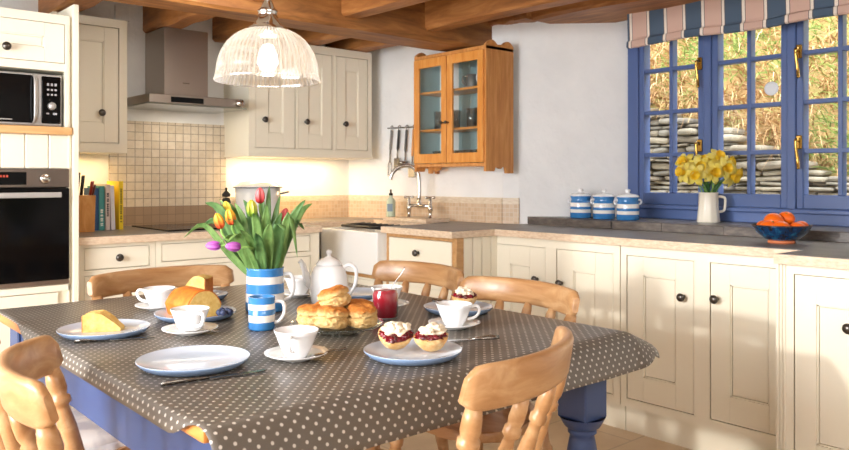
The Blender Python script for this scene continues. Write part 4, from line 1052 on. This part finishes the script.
# cloth
nx, ny = 90, 110
def sm(e, ang, r=.045):
    """overhang e -> (outward, down) for a bend of radius r up to ang"""
    if e <= 0: return e, 0.0
    a = min(e / r, ang); o_, d_ = r * sin(a), r * (1 - cos(a)); rest = e - r * a
    return (o_ + rest * cos(a), d_ + rest * sin(a)) if rest > 0 else (o_, d_)
bm = bmesh.new(); uvl = bm.loops.layers.uv.new('uv'); g = []; uvs = {}
for i in range(nx + 1):
    row = []
    for j in range(ny + 1):
        fu, fv = i / nx, j / ny
        v = 1.126 + (2.80 - 1.126) * fv
        lb = max(0.0, min(1.0, (v - 1.265) / .09, (2.52 - v) / .2)); lb = lb * lb * (3 - 2 * lb)
        ul = TX0 - .004 - .036 * lb; ur = 1.893 + .047 * max(0.0, min(1.0, (1.47 - v) / .16)) + .005 * sin(v * 7)
        u = ul + (ur - ul) * fu
        ex, ey, el = u - (TX1 - .004), (TY0 + .004) - v, (TX0 + .002) - u
        x, y, z = u, v, TT + .003
        ox = max(ex, 0); oy = max(ey, 0)
        if ox > 0 and oy > 0:
            wx = ox * ox / (ox * ox + oy * oy); hy = math.hypot(ox, oy); e = max(ox / .105, oy / .128) * (.105 * wx + .128 * (1 - wx)); ang = R(24) * wx + R(66) * (1 - wx)
            k = 4 * wx * (1 - wx); ang *= (1 - .12 * k)
            o_, d_ = sm(e, ang, .06); x = TX1 - .004 + o_ * ox / hy; y = TY0 + .004 - o_ * oy / hy; z -= d_
        elif ox > 0:
            o_, d_ = sm(ox, R(24), .06); x = TX1 - .004 + o_; z -= d_
        elif oy > 0:
            o_, d_ = sm(oy, R(66) + .14 * sin(u * 8), .055); y = TY0 + .004 - o_; z -= d_
        if el > 0:
            o_, d_ = sm(el, R(70), .012); x = TX0 + .002 - o_; z -= d_
        z += .0012 * noise.noise(V((u * 6, v * 6, 1))) if (ox == 0 and oy == 0) else .004 * noise.noise(V((u * 5, v * 5, 1))) * min(1, (ox + oy) * 10)
        p = bm.verts.new((x, y, z)); uvs[p] = (u, v); row.append(p)
    g.append(row)
for i in range(nx):
    for j in range(ny):
        f = bm.faces.new((g[i][j], g[i + 1][j], g[i + 1][j + 1], g[i][j + 1])); f.smooth = True
        for lp in f.loops: lp[uvl].uv = uvs[lp.vert]
b = MB(); b.bm.free(); b.bm = bm
cl = b.build('tablecloth', CLOTH); tag(cl, 'grey-brown oilcloth with white polka dots over the dining table', 'tablecloth')
sd = cl.modifiers.new('thickness', 'SOLIDIFY'); sd.thickness = .0018; sd.offset = -1
TZ = .7702

# ================================================================== CHAIRS
def make_chair(label):
    t = thing('dining_chair', label, 'chair')
    # seat
    n = 40; poly = []
    for i in range(n):
        a = 2 * pi * i / n; c, s = cos(a), sin(a); p = 3.2
        poly.append((.205 * math.copysign(abs(c) ** (2 / p), c) * (1.0 if s > 0 else .93), .195 * math.copysign(abs(s) ** (2 / p), s)))
    b = MB(); b.prism(poly, .425, .458, bev=.009); b.build('seat', CHAIR, t)
    # back rail
    bm = bmesh.new(); N = 26; rings = []
    for i in range(N + 1):
        s = -1 + 2 * i / N
        x = .236 * s; y = -.205 - .085 * (1 - abs(s) ** 2.2); tx, ty = .236, .085 * 2.2 * (abs(s) ** 1.2) * (1 if s > 0 else -1)
        nrm = V((-ty, tx, 0)).normalized()
        k = max(0.0, (abs(s) - .86) / .14); e = (1 - math.sqrt(max(0, 1 - k * k)))
        zt = .855 - .020 * e - .004 * abs(s) ** 2; zb = .763 + .020 * e + .006 * (1 - abs(s)); th = .013 * (1 - .35 * e)
        lean = .014
        sec = []
        for (q, zz) in ((-1, .12), (-1, .5), (-1, .88), (-.7, .97), (0, 1.0), (.7, .97), (1, .88), (1, .5), (1, .12), (.7, .03), (0, 0), (-.7, .03)):
            z = zb + (zt - zb) * zz; sec.append(bm.verts.new(V((x, y, z)) + nrm * (q * th) + V((0, -lean * zz, 0))))
        rings.append(sec)
    for A, B in zip(rings[:-1], rings[1:]):
        for k in range(12): f = bm.faces.new((A[k], A[(k + 1) % 12], B[(k + 1) % 12], B[k])); f.smooth = True
    bm.faces.new(rings[0]); bm.faces.new(rings[-1][::-1]); bmesh.ops.recalc_face_normals(bm, faces=bm.faces)
    b = MB(); b.bm.free(); b.bm = bm; b.build('back_rail', CHAIR, t)
    for s in (-.90, -.45, 0, .45, .90):
        post = abs(s) > .8
        yt = -.205 - .085 * (1 - abs(s) ** 2.2); p1 = (.236 * s, yt, .773); p0 = (.19 * s, -.165 + .02 * abs(s), .455)
        k = 1.25 if post else 1.0
        b = MB(); b.axis(p0, p1, [(0, .013 * k), (.06, .016 * k), (.09, .011 * k), (.13, .015 * k), (.35, .0185 * k), (.6, .0165 * k), (.72, .012 * k), (.745, .012 * k), (.76, .018 * k), (.80, .018 * k), (.815, .013 * k), (.86, .0165 * k), (.93, .0155 * k), (1, .012 * k)], 14)
        b.build('back_post' if post else 'spindle', CHAIR, t)
    for sx in (-1, 1):
        for sy in (-1, 1):
            b = MB(); b.axis((.20 * sx, .185 * sy - (.02 if sy < 0 else 0), 0), (.155 * sx, .145 * sy, .43), [(0, .014), (.12, .017), (.2, .013), (.22, .019), (.27, .019), (.29, .015), (.5, .022), (.68, .024), (.74, .017), (.76, .022), (.8, .022), (.82, .017), (1, .02)], 14); b.build('leg', CHAIR, t)
    for sx in (-1, 1):
        b = MB(); b.axis((.185 * sx, -.175, .17), (.185 * sx, .168, .17), [(0, .009), (.5, .015), (1, .009)], 10); b.build('stretcher', CHAIR, t)
    b = MB(); b.axis((-.185, 0, .17), (.185, 0, .17), [(0, .009), (.5, .015), (1, .009)], 10); b.build('stretcher', CHAIR, t)
    return t
GRP = 'spindle back chairs round the table'
ch = make_chair('wooden spindle-back chair seen from behind at the table end nearest the camera'); ch['group'] = GRP
ch.location = (1.105, 1.262, 0); ch.rotation_euler = (0, 0, R(19)); ch.scale = (1, 1, 1.014)
chB = dup(ch, (.645, 1.562, 0), R(-106.6), 'wooden spindle-back chair beside the empty dinner plate'); chB.scale = (1, 1, 1)
dup(ch, (.655, 2.30, 0), R(-93), 'wooden chair with a frilled cushion on the oven side, beyond the other chair')
cC = dup(ch, (1.185, 2.67, 0), R(180), 'wooden chair at the far end of the table behind the loaf cake')
cD = dup(ch, (1.755, 2.31, 0), R(92), 'wooden chair beyond the jam jar, its back toward the sink')
cE = dup(ch, (1.74, 1.772, 0), R(90), 'wooden chair behind the single scone plate, its back toward the window wall')
cC.scale = (1.2, 1, .99); cD.scale = (1.1, 1, 1); cE.scale = (1.13, 1, .985)
# cushion on the chair by the empty plate
cu = thing('seat_cushion', 'pale cotton seat cushion with gathered frill, seen below the table apron', 'cushion', (.655, 2.30, .459), R(-93))
bm = bmesh.new(); N = 48; rings = []
def sup(a, rx, ry, p=3.0): c, s = cos(a), sin(a); return rx * math.copysign(abs(c) ** (2 / p), c), ry * math.copysign(abs(s) ** (2 / p), s)
for k, (f, z) in enumerate(((.0, .052), (.4, .052), (.7, .048), (.9, .036), (1.0, .022), (.97, .008), (.9, 0.0))):
    if f == 0: rings.append([bm.verts.new((0, 0, z))]); continue
    rings.append([bm.verts.new((*(c_ * f for c_ in sup(2 * pi * i / N, .185, .178)), z + .004 * noise.noise(V((cos(2 * pi * i / N) * 3 * f, sin(2 * pi * i / N) * 3 * f, 4))))) for i in range(N)])
for A, B in zip(rings[:-1], rings[1:]):
    for i in range(N):
        j = (i + 1) % N
        f = bm.faces.new((A[0], B[i], B[j])) if len(A) == 1 else bm.faces.new((A[i], B[i], B[j], A[j])); f.smooth = True
b = MB(); b.bm.free(); b.bm = bm; pad = b.build('pad', CUSHION, cu)
bm = bmesh.new(); N = 160; rows = []
for k in range(7):
    q = k / 6; row = []
    for i in range(N):
        a = 2 * pi * i / N; wv_ = sin(a * 26 + .6 * sin(a * 5)); x, y = sup(a, .186 + q * .035 + q * .012 * wv_, .180 + q * .035 + q * .012 * wv_)
        row.append(bm.verts.new((x, y, .022 - q * .085 + .004 * q * sin(a * 13))))
    rows.append(row)
for A, B in zip(rows[:-1], rows[1:]):
    for i in range(N): f = bm.faces.new((A[i], B[i], B[(i + 1) % N], A[(i + 1) % N])); f.smooth = True
b = MB(); b.bm.free(); b.bm = bm; fr = b.build('frill', CUSHION, cu); fr.modifiers.new('thickness', 'SOLIDIFY').thickness = .002

# ================================================================== TABLE SETTING
def plate(label, x, y, r, foot=.6, z=TZ):
    t = thing('plate', label, 'plate', (x, y, z), 0)
    MB().lathe([(r * .97, .0165), (r, .0190), (r, .0165), (r * .94, .008), (r * .86, .002), (r * .82, 0), (0, 0)], 56).build('underside', PLATE_UNDER, t)
    MB().lathe([(0, .0100), (r * .68, .0105), (r * .73, .0120), (r * .97, .0175), (r * .99, .0195), (r * 1.001, .0193), (r * .985, .0165), (r * .7, .0095), (0, .009)], 56).build('upper_face', PLATE_TOP, t)
    return t
def cup_saucer(label_c, label_s, x, y, hang, rc=.053, rs=.075):
    s = tag(MB().lathe([(0, .005), (.03, .005), (.034, .008), (rs * .8, .013), (rs, .0185), (rs, .0165), (rs * .8, .010), (.036, .002), (.034, 0), (0, 0)], 48).build('saucer', WHITE), label_s, 'saucer', 'white saucers on the table')
    s.location = (x, y, TZ)
    t = thing('teacup', label_c, 'cup', (x, y, TZ + .0052), hang, 'white teacups on the table')
    MB().lathe([(0, 0), (.024, 0), (.026, .004), (.028, .007), (.034, .018), (.042, .036), (.0485, .054), (rc, .065), (rc - .002, .0655), (.0455, .054), (.039, .036), (.031, .020), (.02, .011), (0, .010)], 44).build('bowl', WHITE, t)
    MB().tube(smooth_path([(.048, 0, .056), (.066, 0, .058), (.072, 0, .045), (.062, 0, .028), (.038, 0, .020)]), [(.0052, .0038)] * 25, 8).build('handle', WHITE, t)
    return t, s
plate('empty pale blue-white dinner plate nearest the chair with the cushion', .750, 1.664, .126)
plate('pale blue plate holding a lone wedge of sponge cake', .716, 2.163, .120)
plate('pale blue plate under the loaf cake', 1.012, 2.232, .122)
plate('pale blue plate under two jam-topped scone halves', 1.187, 1.403, .119)
plate('pale blue plate under a single scone half by the window side chair', 1.692, 1.775, .112)
plate('pale plate holding a bread slice beyond the loaf cake', 1.182, 2.56, .092)
plate('dark-edged plate half hidden behind the coffee pot', 1.62, 2.24, .11)
ang_cam = lambda x, y: math.atan2(-y, -x)
cup_saucer('white teacup in front of the glass stand of scones', 'white saucer in front of the scones', .960, 1.563, ang_cam(.96, 1.56) + R(-14))
cup_saucer('white teacup in front of the loaf cake', 'white saucer in front of the loaf cake', .895, 2.010, ang_cam(.9, 2.05) + R(28))
cup_saucer('white teacup next to the loaf cake, nearest the oven', 'white saucer next to the loaf cake, nearest the oven', .985, 2.45, R(139))
cup_saucer('white teacup behind the jam jar', 'white saucer behind the jam jar', 1.566, 1.985, R(60))
cup_saucer('white teacup between the two scone plates', 'white saucer between the two scone plates', 1.50, 1.59, R(-41))
cup_saucer('white teacup half hidden behind the striped jug', 'white saucer half hidden behind the striped jug', 1.475, 2.385, R(60))
# spoons and knives
def spoon(label, p, ang, L=.13, tilt=0.0):
    t = thing('teaspoon', label, 'spoon', p, ang)
    t.rotation_euler = (0, tilt, ang)
    MB().tube(smooth_path([(0, 0, .002), (L * .3, 0, .006), (L * .8, 0, .002), (L, 0, .002)]), [(.0022, .0016)] * 12 + [(.003, .0016)] * 7, 8).build('handle', SILVER, t)
    MB().blob((-.018, 0, .0025), .02, 2, 0, 1, 0, (1, .62, .16)).build('bowl', SILVER, t)
spoon('teaspoon lying on the saucer in front of the scones', (.985 + .02, 1.563 - .052, TZ + .013), R(12), .075)
spoon('teaspoon lying on the saucer in front of the loaf cake', (.895 - .01, 2.010 - .056, TZ + .013), R(-25), .06)
spoon('silver spoon standing up in the teacup behind the jam jar', (1.566 - .01, 1.985 + .0, TZ + .022), R(-41), .13, R(-58))
def knife(label, a, b_):
    a, b_ = V(a), V(b_); d = b_ - a; L = d.length
    t = thing('table_knife', label, 'knife', (a.x, a.y, TZ + .0005), math.atan2(d.y, d.x))
    pr = [(.0, .004), (.02, .0055), (.42 * L, .0038)]
    MB().tube([(0, 0, .004), (.02, 0, .005), (.2 * L, 0, .005), (.44 * L, 0, .004)], [(.003, .0055), (.004, .007), (.0035, .006), (.003, .004)], 10).build('handle', SILVER, t)
    MB().prism([(.43 * L, -.004), (.50 * L, -.008), (.9 * L, -.009), (L, -.001), (.98 * L, .007), (.5 * L, .007), (.43 * L, .004)], .0015, .0035).build('blade', SILVER, t)
knife('table knife beside the empty dinner plate', (.622, 1.537, 0), (.850, 1.508, 0))
knife('table knife beside the plate with the cake wedge', (.615, 2.09, 0), (.80, 2.02, 0))
knife('table knife beside the two scone halves', (1.49, 1.405, 0), (1.33, 1.475, 0))
k = thing('table_knife', 'table knife resting on the plate of the single scone half', 'knife', (1.625, 1.825, TZ + .020), R(-60))
MB().tube([(0, 0, .02), (.03, 0, .012), (.09, 0, .004)], [(.005, .0045), (.006, .005), (.004, .003)], 8).build('handle', SILVER, k); MB().box(.088, .16, -.006, .006, .002, .004).build('blade', SILVER, k)

# jug of tulips
JX, JY = 1.239, 2.209
t = thing('striped_jug', 'large blue and white striped jug full of tulips', 'jug', (JX, JY, TZ))
MB().lathe([(0, 0), (.060, 0), (.063, .004), (.063, .03), (.060, .10), (.059, .134), (.061, .140), (.057, .140), (.055, .13), (.057, .03), (.055, .01), (0, .01)], 48).build('body', JUG_ST, t)
MB().tube(smooth_path([(.056, 0, .115), (.082, 0, .117), (.092, 0, .085), (.086, 0, .048), (.059, 0, .032)]), [(.007, .0045)] * 25, 10).build('handle', WHITE, t, xf=M4.Rotation(R(-38), 4, 'Z'))
b = MB(); b.blob((-.055, 0, .131), .0095, 2, 0, 1, 0, (1.0, .9, .9)); b.build('spout', JUG_ST, t, xf=M4.Rotation(R(-41), 4, 'Z'))
jc = V((JX, JY, 0))
def tulip(label, l, z, f, mat, face, size, leaves, i):
    a = i * 2.4; base = jc + Rv * (.03 * cos(a)) + Fv * (.03 * sin(a)) + V((0, 0, TZ + .06)); tip = jc + Rv * l + Fv * f + V((0, 0, z))
    t = thing('tulip', label, 'flower', tuple(base), 0, 'tulips in the striped jug')
    face = (Rv * face[0] + Fv * face[1] + V((0, 0, face[2]))).normalized()
    mid = base + (tip - base) * .5 + V((0, 0, .05)) * (1 - face.z); mid.x = base.x + (tip.x - base.x) * .35; mid.y = base.y + (tip.y - base.y) * .35
    MB().tube(smooth_path([base, mid, tip - face * .03, tip]), .0042, 8).build('stem', STEM, t, True)
    q = face.to_track_quat('Z', 'Y').to_matrix().to_4x4(); xf = M4.Translation(tip) @ q @ M4.Scale(size, 4)
    b = MB()
    for k in range(6):
        th = k * pi / 3; inn = .92 if k % 2 else 1.0; d = V((cos(th), sin(th), 0)); s = V((-sin(th), cos(th), 0))
        prof = [(.004, 0), (.010, .008), (.0130, .020), (.0125, .038), (.008, .055), (.002, .064)]
        b.ribbon([d * r * inn + V((0, 0, zz)) for r, zz in prof], [.004, .009, .011, .0105, .007, .0015], s, .0006, -.35)
    b.bm.transform(xf)
    inv = xf.inverted(); pl = V(base)
    b.build('petals', mat, t, True, uv=lambda co: (0, (inv @ (co + pl)).z / .062))
    for (tl, tz, tf, wd, dr) in leaves:
        tp = jc + Rv * tl + Fv * tf + V((0, 0, tz)); b0 = jc + Rv * (tl * .12) + Fv * (tf * .15) + V((0, 0, TZ + .10))
        m1 = b0 + (tp - b0) * .35 + V((0, 0, .035)); m2 = b0 + (tp - b0) * .72 + V((0, 0, .03 + dr)); 
        pts = smooth_path([b0, m1, m2, tp], 4); nn = len(pts)
        dd = (tp - b0).normalized(); sd_ = dd.cross(Fv + V((0, 0, .3))).normalized()
        MB().ribbon(pts, [wd * .9 * (.30 * (1 - k_ / (nn - 1)) + .70 * sin(pi * min(1, (k_ / (nn - 1)) ** .72 * .97 + .03)) ** .9) * (1 if k_ < nn - 1 else .12) for k_ in range(nn)], sd_, .0008, .3).build('leaf', LEAF if (i + int(tl * 50)) % 2 else LEAF2, t, True)
TL = [('red tulip standing tallest in the striped jug', -.016, 1.118, .0, T_RED, (.0, -.1, 1), .80, [(.010, 1.175, .02, .016, 0), (-.022, 1.165, .05, .015, 0), (.043, 1.145, .04, .015, 0)]),
      ('orange tulip beneath the yellow one, nearer the middle of the bunch', -.092, 1.052, -.06, T_ORANGE, (-.15, -.3, 1), .84, [(-.190, 1.120, -.02, .026, .02), (-.066, 1.13, -.02, .018, .01), (-.05, 1.04, -.13, .024, .0)]),
      ('orange and yellow tulip at the outer side of the bunch', -.126, 1.040, -.06, T_ORANGE, (-.3, -.2, 1), .80, [(-.215, 1.036, .02, .022, .04), (-.10, 1.12, .0, .018, 0), (-.19, 1.06, .05, .018, .03)]),
      ('yellow tulip above the pair of orange ones', -.118, 1.080, .0, T_YELLOW, (-.3, .1, 1), .72, [(-.135, 1.12, .06, .016, 0), (-.16, 1.13, .04, .018, 0)]),
      ('dark purple tulip behind the yellow one', -.145, 1.068, .02, T_DARK, (-.5, .2, 1), .74, [(-.165, 1.09, .09, .016, 0), (-.10, 1.07, -.08, .020, .01)]),
      ('purple tulip drooping out sideways toward the oven', -.128, .985, -.06, T_PURPLE, (-1, -.1, .02), .74, [(-.255, 1.008, -.03, .016, .05), (-.09, 1.00, -.13, .024, .03), (-.13, .99, -.08, .018, .03)]),
      ('magenta tulip drooping at the front of the jug', -.048, .987, -.13, T_PURPLE, (-.9, -.5, .12), .74, [(-.02, 1.09, -.09, .022, .01), (.02, 1.115, -.07, .022, 0), (.0, 1.03, -.14, .022, 0)]),
      ('green-yellow tulip bud just below the tallest tulip', -.034, 1.075, -.03, T_GREEN, (-.05, -.1, 1), .86, [(.06, 1.09, -.03, .022, 0), (.04, 1.06, -.11, .026, .0), (-.03, 1.11, -.03, .018, 0)]),
      ('red tulip half hidden at the hob side behind the leaves', .045, 1.055, .07, T_RED, (.2, .3, 1), .72, [(.132, 1.130, .0, .022, .0), (.148, 1.116, .04, .020, .01), (.080, 1.035, -.08, .034, .03), (.112, .945, -.04, .020, .13), (.125, 1.03, .02, .02, .04)])]
for i, a in enumerate(TL): tulip(*a, i)
mug('striped_mug', 'small blue and white striped mug in front of the striped jug', (1.076, 1.938, TZ), MUG_ST, .0375, .093, R(-38), hm=WHITE)

# coffee pot
PX, PY = 1.478, 2.195
t = thing('coffee_pot', 'tall white china coffee pot behind the scones', 'pot', (PX, PY, TZ), R(-41))
MB().lathe([(0, 0), (.056, 0), (.061, .006), (.066, .03), (.066, .06), (.062, .095), (.054, .118), (.046, .128), (.042, .131), (0, .131)], 44).build('body', WHITE, t)
MB().lathe([(0, .131), (.044, .131), (.044, .134), (.036, .146), (.018, .157), (.008, .160), (.007, .166), (.011, .172), (.010, .180), (0, .184)], 36).build('lid', WHITE, t)
MB().tube(smooth_path([(-.050, 0, .055), (-.072, 0, .075), (-.082, 0, .105), (-.092, 0, .135), (-.102, 0, .145)]), [.017] * 6 + [.013] * 6 + [.010] * 6 + [.008] * 7, 12).build('spout', WHITE, t)
MB().tube(smooth_path([(.042, 0, .118), (.070, 0, .132), (.092, 0, .115), (.092, 0, .07), (.074, 0, .035), (.054, 0, .022)]), [(.007, .005)] * 31, 10).build('handle', WHITE, t)
# jam jar
t = thing('jam_jar', 'glass jar of red jam beside the scones', 'jar', (1.449, 1.845, TZ))
MB().lathe([(0, 0), (.038, 0), (.040, .003), (.040, .075), (.036, .084), (.037, .094), (.0355, .094), (.0345, .084), (.0385, .075), (.0385, .005), (0, .004)], 32).build('glass', JAR_GLASS, t)
MB().lathe([(0, .005), (.038, .005), (.038, .074), (.034, .083), (.02, .086), (0, .084)], 32).build('jam', plain('jar_jam', (186, 24, 54), .15), t)
# glass stand of scones
t = thing('glass_plate', 'round glass plate heaped with golden scones', 'plate', (1.209, 1.755, TZ))
MB().lathe([(0, .022), (.10, .022), (.122, .026), (.128, .030), (.128, .027), (.118, .020), (.07, .014), (.055, 0), (0.05, 0), (.045, .012), (0, .014)], 48, flute=lambda i, z: .01 * (i % 2) * (z > .025)).build('dish', PLATE_GLASS, t)
SC = [(-.062, -.03, .0225, .043, .0, 'golden scone at the end of the glass plate nearest the striped mug'), (-.012, -.052, .0225, .045, .1, 'scone at the front middle of the glass plate'), (.068, -.02, .0225, .043, -.1, 'scone on the glass plate beside the jam jar'),
      (.0, .0, .068, .043, .25, 'topmost scone on the glass plate'), (.055, .055, .0225, .042, 0, 'scone at the back of the glass plate nearest the jam jar'), (-.03, .06, .0225, .042, 0, 'scone at the back of the glass plate toward the coffee pot')]
for k, (l, f, z, r, tilt, lab) in enumerate(SC):
    p = V((1.209, 1.755, 0)) + Rv * l + Fv * f
    bm = bmesh.new(); bmesh.ops.create_icosphere(bm, subdivisions=5, radius=1)
    for v in bm.verts:
        c = v.co.copy(); h = math.hypot(c.x, c.y); e = 3.6
        nrm = (h ** e + abs(c.z) ** e) ** (1 / e); c /= nrm
        kk = 1 + .08 * noise.noise(c * 2.2 + V((k * 5, 0, 0))) + .06 * noise.noise(c * 5 + V((k, 3, 0))) + .10 * noise.noise(V((c.x * 6, c.y * 6, c.z * 14)) + V((0, k, 0))) + .06 * noise.noise(c * 19)
        crack = -.20 * max(0, 1 - abs(c.z - .05 + .15 * noise.noise(V((c.x * 2, c.y * 2, k)))) / .12)
        v.co = V((c.x * r * (kk + crack), c.y * r * (kk + crack), .030 + c.z * .030 * (1 + .15 * noise.noise(c * 2 + V((0, k, 0))))))
    for fc in bm.faces: fc.smooth = True
    b = MB(); b.bm.free(); b.bm = bm; o = b.build('scone', SCONE); tag(o, lab, 'scone', 'scones on the glass plate')
    o.location = (p.x, p.y, TZ + z); o.rotation_euler = (tilt, tilt * .6, k * 1.1)
# scone halves with jam and cream
def half(label, x, y, z, tilt, az, k):
    t = thing('scone_half', label, 'scone', (x, y, z)); t.rotation_euler = (tilt, 0, az)
    bm = bmesh.new(); bmesh.ops.create_icosphere(bm, subdivisions=4, radius=1)
    for v in bm.verts:
        c = v.co.copy(); kk = 1 + .07 * noise.noise(c * 3 + V((k * 4, 1, 0)))
        zz = c.z if c.z < 0 else c.z * .10
        v.co = V((c.x * .042 * kk * (1.0 + .1 * min(0, c.z)), c.y * .042 * kk * (1 + .1 * min(0, c.z)), .038 + zz * .038))
    for fc in bm.faces: fc.smooth = True
    b = MB(); b.bm.free(); b.bm = bm; b.build('scone_base', SCONE_HALF, t)
    b = MB(); b.blob((0, -.002, .0405), .036, 4, .34, 4, k + 1, (1.03, 1.0, .18))
    for q in range(6): b.blob((.028 * cos(q * 1.1 + 3.3), .028 * sin(q * 1.1 + 3.3), .041), .010, 2, .3, 3, q, (1, 1, .8))
    b.build('jam', JAM, t)
    b = MB(); random.seed(k * 11); b.blob((0, .006, .047), .024, 4, .5, 2.0, k + 5, (1.25, 1.05, .38))
    for q in range(11):
        rr, aa = random.uniform(.0, .022), random.uniform(0, 6.3); b.blob((rr * cos(aa) * 1.2, .006 + rr * sin(aa), .060 - rr * .35 + random.uniform(-.003, .004)), random.uniform(.006, .011), 3, .5, 1.8, k * 20 + q, (1.1, 1, .75))
    b.build('cream', CREAM_F, t)
p1 = V((1.187, 1.403, 0)) + Rv * (-.045) + Fv * .015; p2 = V((1.187, 1.403, 0)) + Rv * .045 + Fv * (-.0)
half('scone half tilted up with jam and cream, nearer the glass plate', p1.x, p1.y, TZ + .020, R(24), R(-32), 1)
half('scone half with jam and cream lying flat, nearer the table knife', p2.x, p2.y, TZ + .013, R(8), R(-60), 2)
half('lone scone half with jam and cream on the far plate', 1.71, 1.765, TZ + .013, R(6), R(-45), 3)
# cakes
def wedge(name, label, cat, x, y, z, az, L, w, h):
    t = thing(name, label, cat, (x, y, z), az)
    poly = [(-L * .5, -w * .5), (L * .5, -w * .42), (L * .5, w * .42), (-L * .5, w * .5)]
    n = 14
    bm = bmesh.new(); rows = []
    for i in range(n + 1):
        s = -1 + 2 * i / n; top = h * (1 - .85 * max(0, (s + .3) / 1.3) ** 1.5 - .10 * max(0, -s) ** 3)
        row = []
        for j in range(7):
            q = -1 + 2 * j / 6; row.append(bm.verts.new((s * L / 2, q * w / 2 * (1 - .2 * s), top + .003 * noise.noise(V((s * 4, q * 4, x * 9))))))
        rows.append((row, [bm.verts.new((s * L / 2, q * w / 2 * (1 - .2 * s), 0)) for q in (-1, 1)]))
    for (A, a), (B, b2) in zip(rows[:-1], rows[1:]):
        for j in range(6): bm.faces.new((A[j], B[j], B[j + 1], A[j + 1])).material_index = 0
        bm.faces.new((a[0], b2[0], B[0], A[0])); bm.faces.new((A[6], B[6], b2[1], a[1]))
    A, a = rows[0]; bm.faces.new([a[0]] + A + [a[1]]); A, a = rows[-1]; bm.faces.new(([a[0]] + A + [a[1]])[::-1])
    bmesh.ops.recalc_face_normals(bm, faces=bm.faces)
    b = MB(); b.bm.free(); b.bm = bm; b.build('crumb', SPONGE, t)
    MB().box(-L * .5 - .003, -L * .5 + .002, -w * .58, w * .58, 0, h * .86, .001).build('crust', CRUST, t)
    return t
wedge('cake_slice', 'wedge of yellow sponge cake on the plate by the oven side', 'cake', .716, 2.163, TZ + .0105, R(-35), .096, .052, .052)
b = MB()
t = thing('loaf_cake', 'golden loaf cake with its cut face showing, behind a teacup', 'cake', (1.000, 2.238, TZ + .0105), R(-86))
# arched loaf along local x, cut end at +x
def arch(y): return .082 * (1 - abs(y) ** 2.6 * .55)
bm = bmesh.new(); rows = []; n = 16
for i in range(13):
    s = i / 12; row = []
    e = 1 - .28 * max(0, (.25 - s) / .25) ** 2
    for j in range(n + 1):
        q = -1 + 2 * j / n; row.append(bm.verts.new((-.085 + .165 * s, q * .058 * e, arch(q) * e * (1 + .03 * noise.noise(V((s * 4, q * 3, 2)))) * (1 if abs(q) < .999 else 1))))
    rows.append((row, bm.verts.new((-.085 + .165 * s, -.048 * e, 0)), bm.verts.new((-.085 + .165 * s, .048 * e, 0))))
for (A, a0, a1), (B, b0, b1) in zip(rows[:-1], rows[1:]):
    for j in range(n): bm.faces.new((A[j], B[j], B[j + 1], A[j + 1])).smooth = True
    bm.faces.new((a0, b0, B[0], A[0])); bm.faces.new((A[n], B[n], b1, a1)); bm.faces.new((a0, a1, b1, b0))
A, a0, a1 = rows[0]; bm.faces.new([a0] + A + [a1]); A, a0, a1 = rows[-1]; bm.faces.new(([a0] + A + [a1])[::-1]); bmesh.ops.recalc_face_normals(bm, faces=bm.faces)
b.bm.free(); b.bm = bm; b.build('crust', CRUST, t)
poly = [(-.046, .002), (.046, .002)] + [(q * .055, arch(q) - .003) for q in [1 - i * 2 / 14 for i in range(15)]]
MB().prism(poly, .0785, .0815, M4(((0, 0, 1, 0), (1, 0, 0, 0), (0, 1, 0, 0), (0, 0, 0, 1)))).build('cut_face', SPONGE, t)
wedge('bread_slice', 'slice of pale bread with brown crust beyond the loaf cake', 'bread', 1.165, 2.57, TZ + .0105, R(132), .095, .06, .075)
for k, (l, f) in enumerate(((.088, -.055), (.105, -.03), (.086, -.022), (.102, -.062), (.118, -.048))):
    p = V((1.012, 2.232, 0)) + Rv * l + Fv * f
    o = MB().blob((0, 0, .010), .0105, 2, .05, 2, k).build('blueberry', BERRY); o.location = (p.x, p.y, TZ + .0155)
    tag(o, 'dark blueberry on the plate rim beside the loaf cake', 'berry', 'blueberries beside the loaf cake')
